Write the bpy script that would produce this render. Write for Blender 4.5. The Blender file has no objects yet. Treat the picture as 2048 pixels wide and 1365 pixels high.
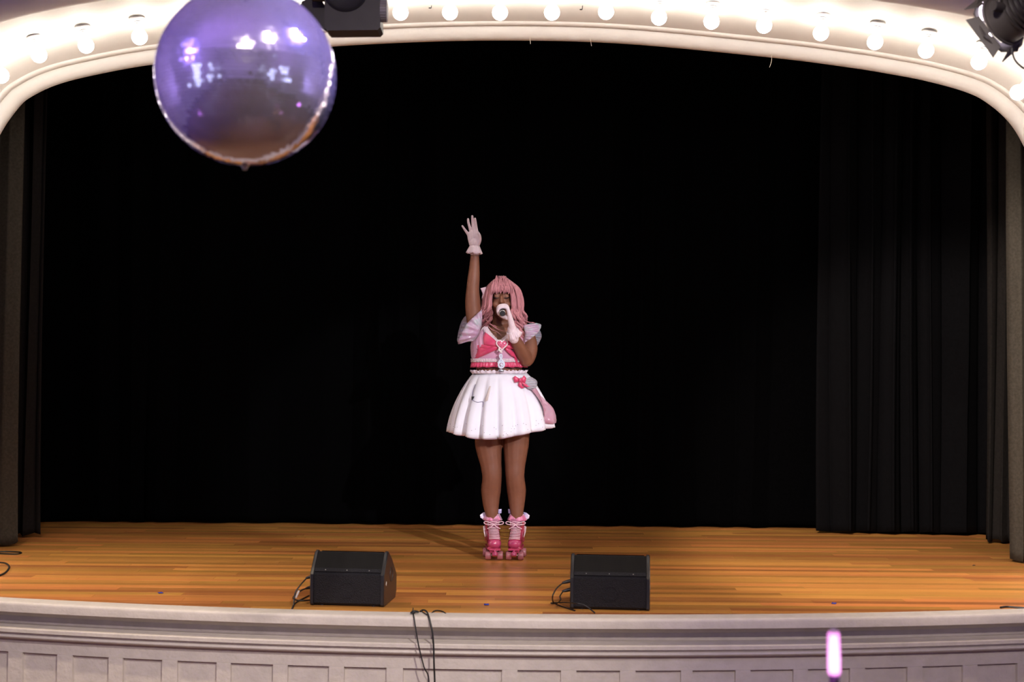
import bpy, bmesh, math, random
from mathutils import Vector, Matrix, noise

# ------------------------------------------------------------------ scene, camera, world, lights
sc = bpy.context.scene
C = sc.collection
random.seed(7)
PI = math.pi
R = math.radians

F_PX = 2844.0
CAM = Vector((0, 0, 1.305))
TILT = math.atan((720 - 682.5) / F_PX)
ROLL = R(0.5)
_f = Vector((0, math.cos(TILT), math.sin(TILT)))
_u0 = Vector((0, -math.sin(TILT), math.cos(TILT)))
_r0 = Vector((1, 0, 0))
_r = _r0 * math.cos(ROLL) + _u0 * math.sin(ROLL)
_u = _u0 * math.cos(ROLL) - _r0 * math.sin(ROLL)
cam_d = bpy.data.cameras.new('camera'); cam = bpy.data.objects.new('camera', cam_d); C.objects.link(cam)
cam_d.sensor_width = 36.0; cam_d.lens = F_PX * 36 / 2048
cam_d.clip_end = 100; cam_d.clip_start = 0.05
cam.matrix_world = Matrix(((_r.x, _u.x, -_f.x, CAM.x), (_r.y, _u.y, -_f.y, CAM.y), (_r.z, _u.z, -_f.z, CAM.z), (0, 0, 0, 1)))
cam_d.dof.use_dof = True; cam_d.dof.focus_distance = 9.2; cam_d.dof.aperture_fstop = 2.8
sc.camera = cam

sc.view_settings.view_transform = 'Standard'; sc.view_settings.look = 'None'
sc.view_settings.gamma = 1.0; sc.view_settings.use_curve_mapping = False
sc.view_settings.exposure = 0.0
sc.cycles.max_bounces = 6; sc.cycles.diffuse_bounces = 3; sc.cycles.glossy_bounces = 3
sc.cycles.transparent_max_bounces = 12; sc.cycles.caustics_reflective = False; sc.cycles.caustics_refractive = False
sc.cycles.sample_clamp_indirect = 6.0; sc.cycles.use_denoising = True

w = bpy.data.worlds.new('world'); sc.world = w; w.use_nodes = True
w.node_tree.nodes['Background'].inputs[0].default_value = (0.20, 0.16, 0.32, 1)
w.node_tree.nodes['Background'].inputs[1].default_value = 0.006

def spot(name, loc, target, power, color, angle, blend=0.3, radius=0.08):
    l = bpy.data.lights.new(name, 'SPOT'); l.energy = power; l.color = color
    l.spot_size = R(angle); l.spot_blend = blend; l.shadow_soft_size = radius
    o = bpy.data.objects.new(name, l); C.objects.link(o); o.location = loc
    d = Vector(target) - Vector(loc); o.rotation_euler = d.to_track_quat('-Z', 'Y').to_euler()
    return o

# follow spot from the hall, front right; front and stage washes; added floor and warm fills; violet wash of the hall
spot('key_spot', (3.2, 1.9, 3.2), (-0.05, 9.3, 1.05), 1750, (1.0, 0.95, 0.99), 14.5, 0.4, 0.05)
spot('front_wash_left', (1.4, 1.6, 4.4), (-1.45, 7.2, -0.95), 1250, (1.0, 0.90, 0.80), 38, 0.85, 0.07)
spot('stage_right_wash', (-1.0, 1.5, 4.3), (3.15, 10.3, 0.30), 3700, (1.0, 0.86, 0.78), 24, 0.5, 0.06)
spot('floor_fill_right', (1.9, 6.0, 4.5), (1.5, 7.6, 0.0), 240, (1.0, 0.80, 0.56), 56, 0.9, 0.07)  # unseen lamp added to lift the front right planks
spot('floor_fill_left', (-3.0, 6.0, 4.5), (-2.7, 7.7, 0.0), 520, (1.0, 0.82, 0.60), 56, 0.9, 0.07)  # unseen lamp added to brighten the front left planks
spot('warm_fill', (0.0, -1.0, 4.5), (0.3, 7.2, -0.9), 1150, (1.0, 0.86, 0.78), 56, 0.9, 0.05)  # broad warm fill, added with no source in the hall
spot('violet_wash_front', (1.9, 3.0, 3.9), (1.22, 7.2, -0.12), 110, (0.45, 0.42, 1.0), 13, 0.9, 0.06)
spot('violet_wash_hall_left', (-3.9, 3.0, -0.2), (-1.2, -2.5, 4.4), 1200, (0.42, 0.22, 1.0), 120, 0.9, 0.15)
spot('violet_wash_hall_right', (3.9, 3.0, -0.2), (1.2, -2.5, 4.4), 1200, (0.44, 0.26, 1.0), 120, 0.9, 0.15)
spot('violet_wall_wash_left', (-3.4, 2.6, 0.4), (-5.6, 5.0, 1.8), 420, (0.48, 0.34, 1.0), 56, 0.8, 0.1)
spot('violet_wall_wash_right', (3.4, 2.6, 0.4), (5.6, 5.0, 1.8), 620, (0.46, 0.38, 1.0), 56, 0.8, 0.1)

# ------------------------------------------------------------------ pixel helpers (2048 x 1365)
def ray(px, py):
    return _f * F_PX + _r * (px - 1024) - _u * (py - 682.5)
def W(px, py, Y):
    d = ray(px, py); return CAM + d * (Y / d.y)
def WZ(px, py, z=0.0):
    d = ray(px, py); return CAM + d * ((z - CAM.z) / d.z)

# ------------------------------------------------------------------ materials
MATS = {}
def mat(name, col, rough=0.6, metal=0.0, noise_amt=0.0, noise_scale=20.0, bump=0.0, bump_scale=60.0, spec=0.5,
        emit=None, emit_s=0.0, sheen=0.0, alpha=1.0, stretch=None, coat=0.0, trans=0.0, rand=0.0):
    if name in MATS: return MATS[name]
    m = bpy.data.materials.new(name); m.use_nodes = True; nt = m.node_tree; N = nt.nodes; L = nt.links
    b = N['Principled BSDF']
    b.inputs['Base Color'].default_value = (*col, 1); b.inputs['Roughness'].default_value = rough
    b.inputs['Metallic'].default_value = metal; b.inputs['Specular IOR Level'].default_value = spec
    b.inputs['Sheen Weight'].default_value = sheen; b.inputs['Alpha'].default_value = alpha
    b.inputs['Coat Weight'].default_value = coat; b.inputs['Transmission Weight'].default_value = trans
    if emit:
        b.inputs['Emission Color'].default_value = (*emit, 1); b.inputs['Emission Strength'].default_value = emit_s
    if noise_amt or bump or rand:
        tc = N.new('ShaderNodeTexCoord'); mp = N.new('ShaderNodeMapping'); L.new(tc.outputs['Object'], mp.inputs[0])
        if stretch: mp.inputs['Scale'].default_value = stretch
    if noise_amt or rand:
        nz = N.new('ShaderNodeTexNoise'); nz.inputs['Scale'].default_value = noise_scale; nz.inputs['Detail'].default_value = 4
        L.new(mp.outputs[0], nz.inputs['Vector'])
        mr = N.new('ShaderNodeMapRange'); mr.inputs['From Min'].default_value = 0.3; mr.inputs['From Max'].default_value = 0.7
        mr.inputs['To Min'].default_value = 1 - noise_amt; mr.inputs['To Max'].default_value = 1 + noise_amt
        L.new(nz.outputs['Fac'], mr.inputs['Value'])
        hs = N.new('ShaderNodeHueSaturation'); hs.inputs['Color'].default_value = (*col, 1)
        if rand:
            oi = N.new('ShaderNodeObjectInfo'); m2 = N.new('ShaderNodeMapRange')
            m2.inputs['To Min'].default_value = 1 - rand; m2.inputs['To Max'].default_value = 1 + rand
            L.new(oi.outputs['Random'], m2.inputs['Value'])
            mu = N.new('ShaderNodeMath'); mu.operation = 'MULTIPLY'
            L.new(mr.outputs[0], mu.inputs[0]); L.new(m2.outputs[0], mu.inputs[1]); L.new(mu.outputs[0], hs.inputs['Value'])
            m3 = N.new('ShaderNodeMapRange'); m3.inputs['To Min'].default_value = 0.485; m3.inputs['To Max'].default_value = 0.512
            fr = N.new('ShaderNodeMath'); fr.operation = 'FRACT'; ml = N.new('ShaderNodeMath'); ml.operation = 'MULTIPLY'
            ml.inputs[1].default_value = 7.31; L.new(oi.outputs['Random'], ml.inputs[0]); L.new(ml.outputs[0], fr.inputs[0])
            L.new(fr.outputs[0], m3.inputs['Value']); L.new(m3.outputs[0], hs.inputs['Hue'])
        else:
            L.new(mr.outputs[0], hs.inputs['Value'])
        L.new(hs.outputs[0], b.inputs['Base Color'])
    if bump:
        nb = N.new('ShaderNodeTexNoise'); nb.inputs['Scale'].default_value = bump_scale; nb.inputs['Detail'].default_value = 3
        L.new(mp.outputs[0], nb.inputs['Vector'])
        bp = N.new('ShaderNodeBump'); bp.inputs['Strength'].default_value = bump; bp.inputs['Distance'].default_value = 0.01
        L.new(nb.outputs['Fac'], bp.inputs['Height']); L.new(bp.outputs[0], b.inputs['Normal'])
    MATS[name] = m; return m

plaster = mat('cream_plaster', (0.80, 0.76, 0.70), 0.65, noise_amt=0.03, noise_scale=6, bump=0.08, bump_scale=25)
paint = mat('chipped_cream_paint', (0.62, 0.565, 0.515), 0.5, noise_amt=0.06, noise_scale=14, bump=0.25, bump_scale=40)
wood = mat('varnished_fir_plank', (0.58, 0.250, 0.062), 0.32, noise_amt=0.16, noise_scale=5, stretch=(0.35, 16, 8), rand=0.34, spec=0.5)
dark_gap = mat('dark_subfloor', (0.05, 0.02, 0.008), 0.8)
dim_lit_velvet = mat('dim_lit_velvet', (0.016, 0.0145, 0.013), 0.95, spec=0.05, noise_amt=0.2, noise_scale=60)  # lighter copy of the black velvet, dim bulb light put into its colour
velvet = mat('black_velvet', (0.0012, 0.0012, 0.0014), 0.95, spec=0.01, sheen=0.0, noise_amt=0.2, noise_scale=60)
black_paint = mat('black_textured_paint', (0.012, 0.012, 0.016), 0.55, bump=0.8, bump_scale=220, spec=0.25)
black_plastic = mat('black_plastic', (0.018, 0.018, 0.02), 0.45)
rubber = mat('black_cable_rubber', (0.010, 0.010, 0.011), 0.5)
dark_metal = mat('dark_fixture_metal', (0.032, 0.028, 0.027), 0.5, noise_amt=0.1)
steel = mat('brushed_steel', (0.6, 0.6, 0.62), 0.3, 1.0)

# ------------------------------------------------------------------ mesh helpers
class MB:
    def __init__(s): s.v = []; s.f = []
    def add(s, vs, fs):
        o = len(s.v); s.v += [tuple(x) for x in vs]; s.f += [tuple(i + o for i in q) for q in fs]; return s
    def box(s, c, d, rot=None):
        vs = [Vector((x * d[0] / 2, y * d[1] / 2, z * d[2] / 2)) for x in (-1, 1) for y in (-1, 1) for z in (-1, 1)]
        if rot: vs = [rot @ q for q in vs]
        vs = [q + Vector(c) for q in vs]
        return s.add(vs, [(0, 1, 3, 2), (4, 6, 7, 5), (0, 4, 5, 1), (2, 3, 7, 6), (0, 2, 6, 4), (1, 5, 7, 3)])
    def tube(s, pts, rad, seg=8, cap=True, flat=1.0, round_ends=False):
        pts = [Vector(p) for p in pts]
        if not hasattr(rad, '__len__'): rad = [rad] * len(pts)
        rad = list(rad)
        if round_ends:
            a = (pts[0] - pts[1]).normalized(); b = (pts[-1] - pts[-2]).normalized(); p0, p1, r0, r1 = pts[0], pts[-1], rad[0], rad[-1]
            K = (0.96, 0.8, 0.45)
            pts = [p0 + a * r0 * k for k in K] + pts + [p1 + b * r1 * k for k in reversed(K)]
            rad = [r0 * math.sqrt(1 - k * k) for k in K] + rad + [r1 * math.sqrt(1 - k * k) for k in reversed(K)]
        n = len(pts); vs = []; up = None
        for i, p in enumerate(pts):
            t = (pts[min(i + 1, n - 1)] - pts[max(i - 1, 0)])
            t = t.normalized() if t.length > 1e-9 else Vector((0, 0, 1))
            if up is None:
                ref = Vector((0, 0, 1)) if abs(t.z) < 0.9 else Vector((0, 1, 0))
                up = t.cross(ref).normalized()
            up = (up - t * up.dot(t))
            up = up.normalized() if up.length > 1e-6 else t.orthogonal().normalized()
            sd = t.cross(up)
            for k in range(seg):
                a = 2 * PI * k / seg
                vs.append(p + up * (math.cos(a) * rad[i]) + sd * (math.sin(a) * rad[i] * flat))
        fs = [(i * seg + k, i * seg + (k + 1) % seg, (i + 1) * seg + (k + 1) % seg, (i + 1) * seg + k) for i in range(n - 1) for k in range(seg)]
        if cap: fs += [tuple(reversed(range(seg))), tuple((n - 1) * seg + k for k in range(seg))]
        return s.add(vs, fs)
    def ell(s, c, r, seg=16, rings=10, rot=None):
        vs = []; c = Vector(c)
        for i in range(rings + 1):
            a = PI * i / rings
            for k in range(seg):
                b = 2 * PI * k / seg
                q = Vector((r[0] * math.sin(a) * math.cos(b), r[1] * math.sin(a) * math.sin(b), r[2] * math.cos(a)))
                vs.append((rot @ q if rot else q) + c)
        fs = [(i * seg + k, (i + 1) * seg + k, (i + 1) * seg + (k + 1) % seg, i * seg + (k + 1) % seg) for i in range(rings) for k in range(seg)]
        return s.add(vs, fs)
    def lathe(s, prof, c=(0, 0, 0), seg=24, rot=None):
        c = Vector(c); vs = []
        for (r, z) in prof:
            for k in range(seg):
                a = 2 * PI * k / seg; q = Vector((r * math.cos(a), r * math.sin(a), z))
                vs.append((rot @ q if rot else q) + c)
        n = len(prof)
        fs = [(i * seg + k, i * seg + (k + 1) % seg, (i + 1) * seg + (k + 1) % seg, (i + 1) * seg + k) for i in range(n - 1) for k in range(seg)]
        return s.add(vs, fs)
    def grid(s, rows, closed=False):
        n = len(rows); m = len(rows[0]); vs = [p for r_ in rows for p in r_]
        mm = m if closed else m - 1
        return s.add(vs, [(i * m + k, i * m + (k + 1) % m, (i + 1) * m + (k + 1) % m, (i + 1) * m + k) for i in range(n - 1) for k in range(mm)])
    def prism(s, poly, a, b):
        """poly: list of Vectors (one face); a,b offset vectors"""
        a = Vector(a); b = Vector(b); n = len(poly)
        vs = [Vector(p) + a for p in poly] + [Vector(p) + b for p in poly]
        return s.add(vs, [tuple(range(n)), tuple(range(2 * n - 1, n - 1, -1))] + [(k, k + n, (k + 1) % n + n, (k + 1) % n) for k in range(n)])
    def pillow(s, poly, thick, n=(0, -1, 0), edge=0.15):
        """a puffed cushion-like cloth piece with the outline poly"""
        poly = [Vector(p) for p in poly]; n = Vector(n); c = sum(poly, Vector()) / len(poly); m = len(poly)
        rings = []
        for t, h in ((1, edge), (0.75, 0.75), (0.4, 0.95)): rings.append([c + (p - c) * t + n * thick * h for p in poly])
        bk = [[c + (p - c) * t - n * thick * h * 0.5 for p in poly] for t, h in ((0.4, 0.95), (0.75, 0.75), (1, edge))]
        al = bk + rings; o = len(s.v); s.grid(al + [bk[0]][:0], closed=True)
        o2 = len(s.v); s.add([c + n * thick] + rings[-1], [(0, k + 1, (k + 1) % m + 1) for k in range(m)])
        s.add([c - n * thick * 0.5] + bk[0], [(0, (k + 1) % m + 1, k + 1) for k in range(m)])
        return s
    def build(s, name, m, parent=None, smooth=True, base=False, angle=40):
        me = bpy.data.meshes.new(name); me.from_pydata(s.v, [], s.f); me.update()
        bm = bmesh.new(); bm.from_mesh(me); bmesh.ops.remove_doubles(bm, verts=bm.verts, dist=1e-6)
        bmesh.ops.recalc_face_normals(bm, faces=bm.faces); bm.to_mesh(me); bm.free()
        if m: me.materials.append(m)
        o = bpy.data.objects.new(name, me); C.objects.link(o)
        finish(o, smooth, angle)
        if parent: attach(o, parent)
        elif base: recenter(o)
        return o
def finish(o, smooth=True, angle=40):
    me = o.data
    if smooth:
        me.polygons.foreach_set('use_smooth', [True] * len(me.polygons))
        if angle < 180:
            bm = bmesh.new(); bm.from_mesh(me); th = R(angle)
            for e in bm.edges:
                if len(e.link_faces) == 2 and e.calc_face_angle(0) > th: e.smooth = False
            bm.to_mesh(me); bm.free()
def recenter(o):
    me = o.data; xs = [v.co for v in me.vertices]
    c = Vector(((min(v.x for v in xs) + max(v.x for v in xs)) / 2, (min(v.y for v in xs) + max(v.y for v in xs)) / 2, min(v.z for v in xs)))
    me.transform(Matrix.Translation(-c)); o.location = c
WORLD = {}
def attach(o, parent):
    o.parent = parent
    o.matrix_parent_inverse = Matrix.Translation(-WORLD.get(parent.name, Vector((0, 0, 0))))
def tag(o, label=None, cat=None, group=None, kind=None):
    if label: o['label'] = label
    if cat: o['category'] = cat
    if group: o['group'] = group
    if kind: o['kind'] = kind
    return o
def empty(name, loc, label, cat, group=None):
    o = bpy.data.objects.new(name, None); C.objects.link(o); o.location = loc; o.empty_display_size = 0.1
    WORLD[o.name] = Vector(loc); tag(o, label, cat, group); return o
def struct(name, mb, m, smooth=True, angle=40):
    o = mb.build(name, m, None, smooth, angle=angle); o['kind'] = 'structure'; return o
def remesh(mb, name, m, parent, voxel, smooth_it=4, factor=0.5):
    """fuse overlapping closed volumes into one continuous skin"""
    me = bpy.data.meshes.new('tmp'); me.from_pydata(mb.v, [], mb.f); me.update()
    o = bpy.data.objects.new('tmp', me); C.objects.link(o)
    md = o.modifiers.new('r', 'REMESH'); md.mode = 'VOXEL'; md.voxel_size = voxel
    ms = o.modifiers.new('s', 'SMOOTH'); ms.factor = factor; ms.iterations = smooth_it
    dg = bpy.context.evaluated_depsgraph_get(); nm = bpy.data.meshes.new_from_object(o.evaluated_get(dg))
    bpy.data.objects.remove(o); bpy.data.meshes.remove(me)
    nm.name = name; nm.materials.clear()
    if m: nm.materials.append(m)
    r_ = bpy.data.objects.new(name, nm); C.objects.link(r_)
    nm.polygons.foreach_set('use_smooth', [True] * len(nm.polygons))
    if parent: attach(r_, parent)
    return r_
def spline(pts, n):
    """Catmull-Rom through pts, n samples per span"""
    pts = [Vector(p) for p in pts]; out = []
    for i in range(len(pts) - 1):
        p0 = pts[max(i - 1, 0)]; p1 = pts[i]; p2 = pts[i + 1]; p3 = pts[min(i + 2, len(pts) - 1)]
        for k in range(n):
            t = k / n
            out.append(0.5 * ((2 * p1) + (p2 - p0) * t + (2 * p0 - 5 * p1 + 4 * p2 - p3) * t * t + (3 * p1 - p0 - 3 * p2 + p3) * t ** 3))
    out.append(pts[-1]); return out

# ------------------------------------------------------------------ stage floor: planks
LC = Vector((0.16, 18.90)); RW = 11.60            # centre and radius of the bowed stage edge
sub = MB()
rows_ = []
for (rr, z) in ((RW + 0.10, -0.02), (RW + 0.10, -0.06)): rows_.append(rr)
arc_a = [R(-90 + (-24 + 48 * i / 64)) for i in range(65)]
def arc(a, rr, z): return Vector((LC.x + rr * math.cos(a), LC.y + rr * math.sin(a), z))
sub.grid([[arc(a, RW + 0.05, -0.018) for a in arc_a], [Vector((arc(a, RW, 0).x, 12.6, -0.018)) for a in arc_a]])
floor = struct('floor', sub, dark_gap)
PWID = 0.083
y = 7.22; row = 0
SIDE = 3.9
while y < 12.3:
    yf = y
    d2 = (RW + 0.09) ** 2 - (LC.y - (yf + 0.0)) ** 2
    if d2 > 0.02:
        half = math.sqrt(d2); xa = max(-SIDE, LC.x - half); xb = min(SIDE, LC.x + half)
        x = xa; first = True
        while x < xb - 0.01:
            ln = random.uniform(0.9, 2.6)
            if first: ln *= random.uniform(0.3, 1); first = False
            x2 = min(x + ln, xb)
            if xb - x2 < 0.25: x2 = xb
            g = 0.0004; e = 0.0006; zt = random.uniform(-0.0002, 0.0002)
            vs = [(x + g, y + g, -0.016), (x2 - g, y + g, -0.016), (x2 - g, y + PWID - g, -0.016), (x + g, y + PWID - g, -0.016),
                  (x + g, y + g, zt - e), (x2 - g, y + g, zt - e), (x2 - g, y + PWID - g, zt - e), (x + g, y + PWID - g, zt - e),
                  (x + g + e, y + g + e, zt), (x2 - g - e, y + g + e, zt), (x2 - g - e, y + PWID - g - e, zt), (x + g + e, y + PWID - g - e, zt)]
            fs = [(0, 1, 5, 4), (1, 2, 6, 5), (2, 3, 7, 6), (3, 0, 4, 7), (4, 5, 9, 8), (5, 6, 10, 9), (6, 7, 11, 10), (7, 4, 8, 11), (8, 9, 10, 11), (3, 2, 1, 0)]
            me = bpy.data.meshes.new('plank'); 
            cx, cy = (x + x2) / 2, y + PWID / 2
            me.from_pydata([(a - cx, b - cy, c) for a, b, c in vs], [], fs); me.materials.append(wood)
            o = bpy.data.objects.new('plank', me); C.objects.link(o); o.parent = floor; o.location = (cx, cy, 0)
            x = x2
    y += PWID; row += 1

# ------------------------------------------------------------------ stage front: nosing, mouldings, panelled wall
def arc_sweep(prof):
    return MB().grid([[arc(a, RW + dr, z) for a in arc_a] for dr, z in prof])
nos = [(-0.004, -0.02), (-0.004, 0.003), (0.100, 0.003), (0.112, 0.000), (0.118, -0.006), (0.120, -0.014), (0.120, -0.048), (0.116, -0.052), (0.04, -0.054)]
trim_a = struct('trim_1', arc_sweep(nos), paint)
fr = [(0.062, -0.053), (0.062, -0.064), (0.046, -0.068), (0.036, -0.078), (0.012, -0.086), (0.006, -0.090), (0.004, -0.131), (0.0, -0.132)]
trim_b = struct('trim_2', arc_sweep(fr), paint)
mo = [(0.0, -0.128), (0.040, -0.129), (0.106, -0.135), (0.110, -0.139), (0.110, -0.157), (0.098, -0.159), (0.098, -0.166), (0.090, -0.168), (0.090, -0.172),
      (0.096, -0.176), (0.098, -0.184), (0.092, -0.192), (0.078, -0.195), (0.076, -0.200), (0.064, -0.203), (0.05, -0.204)]
trim_c = struct('trim_3', arc_sweep(mo), paint, angle=30)
ZS = -0.95                                     # hall floor
RF = RW + 0.060
wf = MB().grid([[arc(a, RF, -0.200) for a in arc_a], [arc(a, RF, -0.271) for a in arc_a], [arc(a, RF - 0.03, -0.271) for a in arc_a]])
wf.grid([[arc(a, RF - 0.03, -0.271) for a in arc_a], [arc(a, RF - 0.03, ZS) for a in arc_a]])
wall_front = struct('wall_front', wf, paint)
def cyl_angle(px, py, rr):
    """angle on the bowed wall seen at a pixel"""
    d = ray(px, py); o = Vector((CAM.x - LC.x, CAM.y - LC.y)); dd = Vector((d.x, d.y))
    a = dd.dot(dd); b = 2 * o.dot(dd); c = o.dot(o) - rr * rr
    t = (-b - math.sqrt(b * b - 4 * a * c)) / (2 * a); p = o + dd * t
    return math.atan2(p.y, p.x)
PX = [(-62, 16), (44, 114), (144, 217), (245, 324), (354, 433), (461, 546), (575, 658), (688, 773), (806, 1004), (1035, 1122), (1153, 1240),
      (1271, 1362), (1385, 1471), (1501, 1587), (1616, 1700), (1730, 1815), (1845, 1926), (1955, 2035), (2064, 2144)]
edges = [(cyl_angle(a, 1340, RF), cyl_angle(b, 1342, RF)) for a, b in PX]
def arc_board(a0, a1, r0, r1, z0, z1, n=4):
    mb = MB(); aa = [a0 + (a1 - a0) * i / n for i in range(n + 1)]
    rows = [[arc(a, r0, z1) for a in aa], [arc(a, r1 - 0.002, z1) for a in aa], [arc(a, r1, z1 - 0.002) for a in aa], [arc(a, r1, z0 + 0.002) for a in aa],
            [arc(a, r1 - 0.002, z0) for a in aa], [arc(a, r0, z0) for a in aa]]
    mb.grid(rows)
    for k in (0, n): mb.add([q[k] for q in rows], [(0, 1, 2, 3, 4, 5)])
    return mb
for i, (a0, a1) in enumerate(edges):
    arc_board(a0 - 0.0006, a1 + 0.0006, RF - 0.028, RF - 0.020, -0.84, -0.270).build('panel', paint, wall_front, False)
    if i: arc_board(edges[i - 1][1], a0, RF - 0.028, RF, -0.84, -0.2715).build('stile', paint, wall_front, False)
arc_board(arc_a[0], arc_a[-1], RF - 0.028, RF + 0.008, ZS, -0.835, 48).build('base_rail', paint, wall_front, False)

# ------------------------------------------------------------------ proscenium arch
YI, YM, YO = 9.0, 8.45, 8.15
arch_px = [(-52, 1160), (-52, 900), (-52, 640), (-50, 480), (-43, 390), (-26, 315), (0, 258), (34, 211), (57, 192), (107, 168), (183, 148), (312, 125), (540, 100), (760, 84.5), (990, 78), (1240, 84),
           (1542, 112), (1700, 132), (1781, 145), (1854, 159), (1931, 180), (1975, 201), (2019, 238), (2048, 281), (2070, 335), (2084, 405), (2089, 500), (2090, 660), (2090, 900), (2090, 1160)]
base_pts = [W(a, b, YI) for a, b in arch_px]
base_pts[0].z = 0.0; base_pts[-1].z = 0.0
curve = spline([(p.x, p.z, 0) for p in base_pts], 7)
NC = len(curve)
nrm = []
for i in range(NC):
    t = (curve[min(i + 1, NC - 1)] - curve[max(i - 1, 0)]).normalized(); nrm.append(Vector((-t.y, t.x, 0)))
for _ in range(4):
    nrm = [(nrm[max(i - 1, 0)] + nrm[i] * 2 + nrm[min(i + 1, NC - 1)]).normalized() for i in range(NC)]
if nrm[NC // 2].y < 0: nrm = [-q for q in nrm]
def arch_pt(i, off, Y):
    q = curve[i] + nrm[i] * off; return Vector((q.x, Y, max(q.y, -0.0)))
def sweep(prof): return MB().grid([[arch_pt(i, o, Y) for i in range(NC)] for o, Y in prof])
# profile: (offset outward, depth)
bead = [(0.16, 9.10), (0.06, 9.10), (0.03, 9.095), (0.010, 9.075), (0.0, 9.045), (0.0, 9.01), (0.012, 8.985), (0.034, 8.965), (0.060, 8.955), (0.074, 8.954), (0.074, 8.946), (0.068, 8.938), (0.066, 8.90), (0.074, 8.884), (0.085, 8.88)]
struct('trim_4', sweep(bead), plaster, angle=50)
def soff(Y): return 0.085 + (8.88 - Y) * 0.150
so = [(soff(8.88), 8.88), (soff(8.6), 8.6), (soff(8.3), 8.3), (soff(8.16), 8.16)]
wall_arch = struct('wall_arch', sweep(so), plaster)
rib = [(soff(8.16), 8.16), (soff(8.16) - 0.006, 8.155), (soff(8.16) - 0.008, 8.145), (soff(8.16) - 0.002, 8.13), (soff(8.16) + 0.02, 8.10), (soff(8.16) + 0.07, 8.07), (soff(8.16) + 0.15, 8.06),
       (soff(8.16) + 0.19, 8.055), (soff(8.16) + 0.20, 8.04), (soff(8.16) + 0.22, 8.03), (soff(8.16) + 0.23, 8.06)]
struct('trim_5', sweep(rib), plaster, angle=50)
# wall of the hall round the arch
ow = MB(); inner = [arch_pt(i, soff(8.16) + 0.22, 8.07) for i in range(NC)]
cx, cz = 0.0, 1.6
outer = []
for p in inner:
    d = Vector((p.x - cx, 0, p.z - cz)); s_ = min(5.6 / abs(d.x) if abs(d.x) > 1e-6 else 99, (3.2 if d.z > 0 else 2.6) / abs(d.z) if abs(d.z) > 1e-6 else 99)
    outer.append(Vector((cx + d.x * s_, 8.07, cz + d.z * s_)))
ow.grid([inner, outer])
struct('wall_proscenium', ow, plaster, False)

# globe bulbs
bulb_glow = mat('frosted_bulb_glass', (0.9, 0.9, 0.88), 0.4, emit=(1.0, 0.93, 0.84), emit_s=34.0)
ceramic = mat('white_ceramic_socket', (0.85, 0.84, 0.82), 0.5)
bulb_px = [(2, 151), (78, 110), (172, 91), (279, 74), (385, 57), (492, 44), (598, 34), (699, 29), (801, 25), (900, 24.5), (1000, 25), (1104, 25), (1212, 23.5), (1318, 35), (1423, 43), (1528, 51), (1642, 66), (1750, 84), (1852, 101), (1958, 124), (2036, 185)]
def unit_bulb():
    g = MB().ell((0, 0, 0), (0.0465, 0.0465, 0.0465), 20, 12)
    n = MB().lathe([(0.014, 0.043), (0.018, 0.048), (0.018, 0.085), (0.024, 0.088), (0.024, 0.095)], seg=12)
    bp = MB().lathe([(0.0, 0.092), (0.024, 0.094), (0.040, 0.100), (0.046, 0.108), (0.046, 0.112), (0.0, 0.112)], seg=18)
    return [('globe', g, bulb_glow), ('socket', n, ceramic), ('base_plate', bp, ceramic)]
proto = None
def arch_frame(x, z):
    best = min(range(NC), key=lambda i: (curve[i] - Vector((x, z, 0))).length); return best
side_z = [0.35 + 0.33 * k for k in range(8)]
spots_ = []
for (a, b) in bulb_px:
    p = W(a, b, YM); i = arch_frame(p.x, p.z)
    spots_.append((p, nrm[i], None))
for k, z in enumerate(side_z):
    for sgn in (-1, 1):
        idx = [i for i in range(NC) if (curve[i].x * sgn) > 2.5]
        i = min(idx, key=lambda i: abs(curve[i].y - z)); off = soff(YM) - 0.11
        q = curve[i] + nrm[i] * off
        spots_.append((Vector((q.x, YM, z)), nrm[i], sgn))
ordn = ['leftmost', 'second', 'third', 'fourth', 'fifth', 'sixth', 'seventh', 'eighth', 'ninth', 'tenth', 'eleventh', 'twelfth', 'thirteenth', 'fourteenth', 'fifteenth', 'sixteenth', 'seventeenth', 'eighteenth', 'nineteenth', 'twentieth', 'twenty first']
vis_names = {0: 'glowing globe bulb at the far left frame edge, lowest on the arch curve', 1: 'glowing globe bulb on the arch, first one wholly inside the left edge',
             2: 'glowing globe bulb on the arch, third from the left edge', 3: 'glowing globe bulb just left of the mirror ball',
             8: 'glowing globe bulb just right of the ribbed dark stage light', 9: 'glowing globe bulb, second one right of the dark box stage light', 10: 'glowing globe bulb at the crown of the arch above the singer',
             11: 'glowing globe bulb at the crown of the arch, next right above the singer', 12: 'glowing globe bulb, fifth one right of the dark box stage light', 13: 'glowing globe bulb, sixth one right of the dark box stage light',
             14: 'glowing globe bulb, seventh one right of the dark box stage light', 15: 'glowing globe bulb, eighth one right, above a hanging thread', 16: 'glowing globe bulb, fifth from the right frame edge',
             17: 'glowing globe bulb, fourth from the right frame edge', 18: 'glowing globe bulb, third from the right frame edge', 19: 'glowing globe bulb just below the barn door stage light',
             20: 'glowing globe bulb cut off at the far right frame edge, lowest on the arch'}
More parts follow.
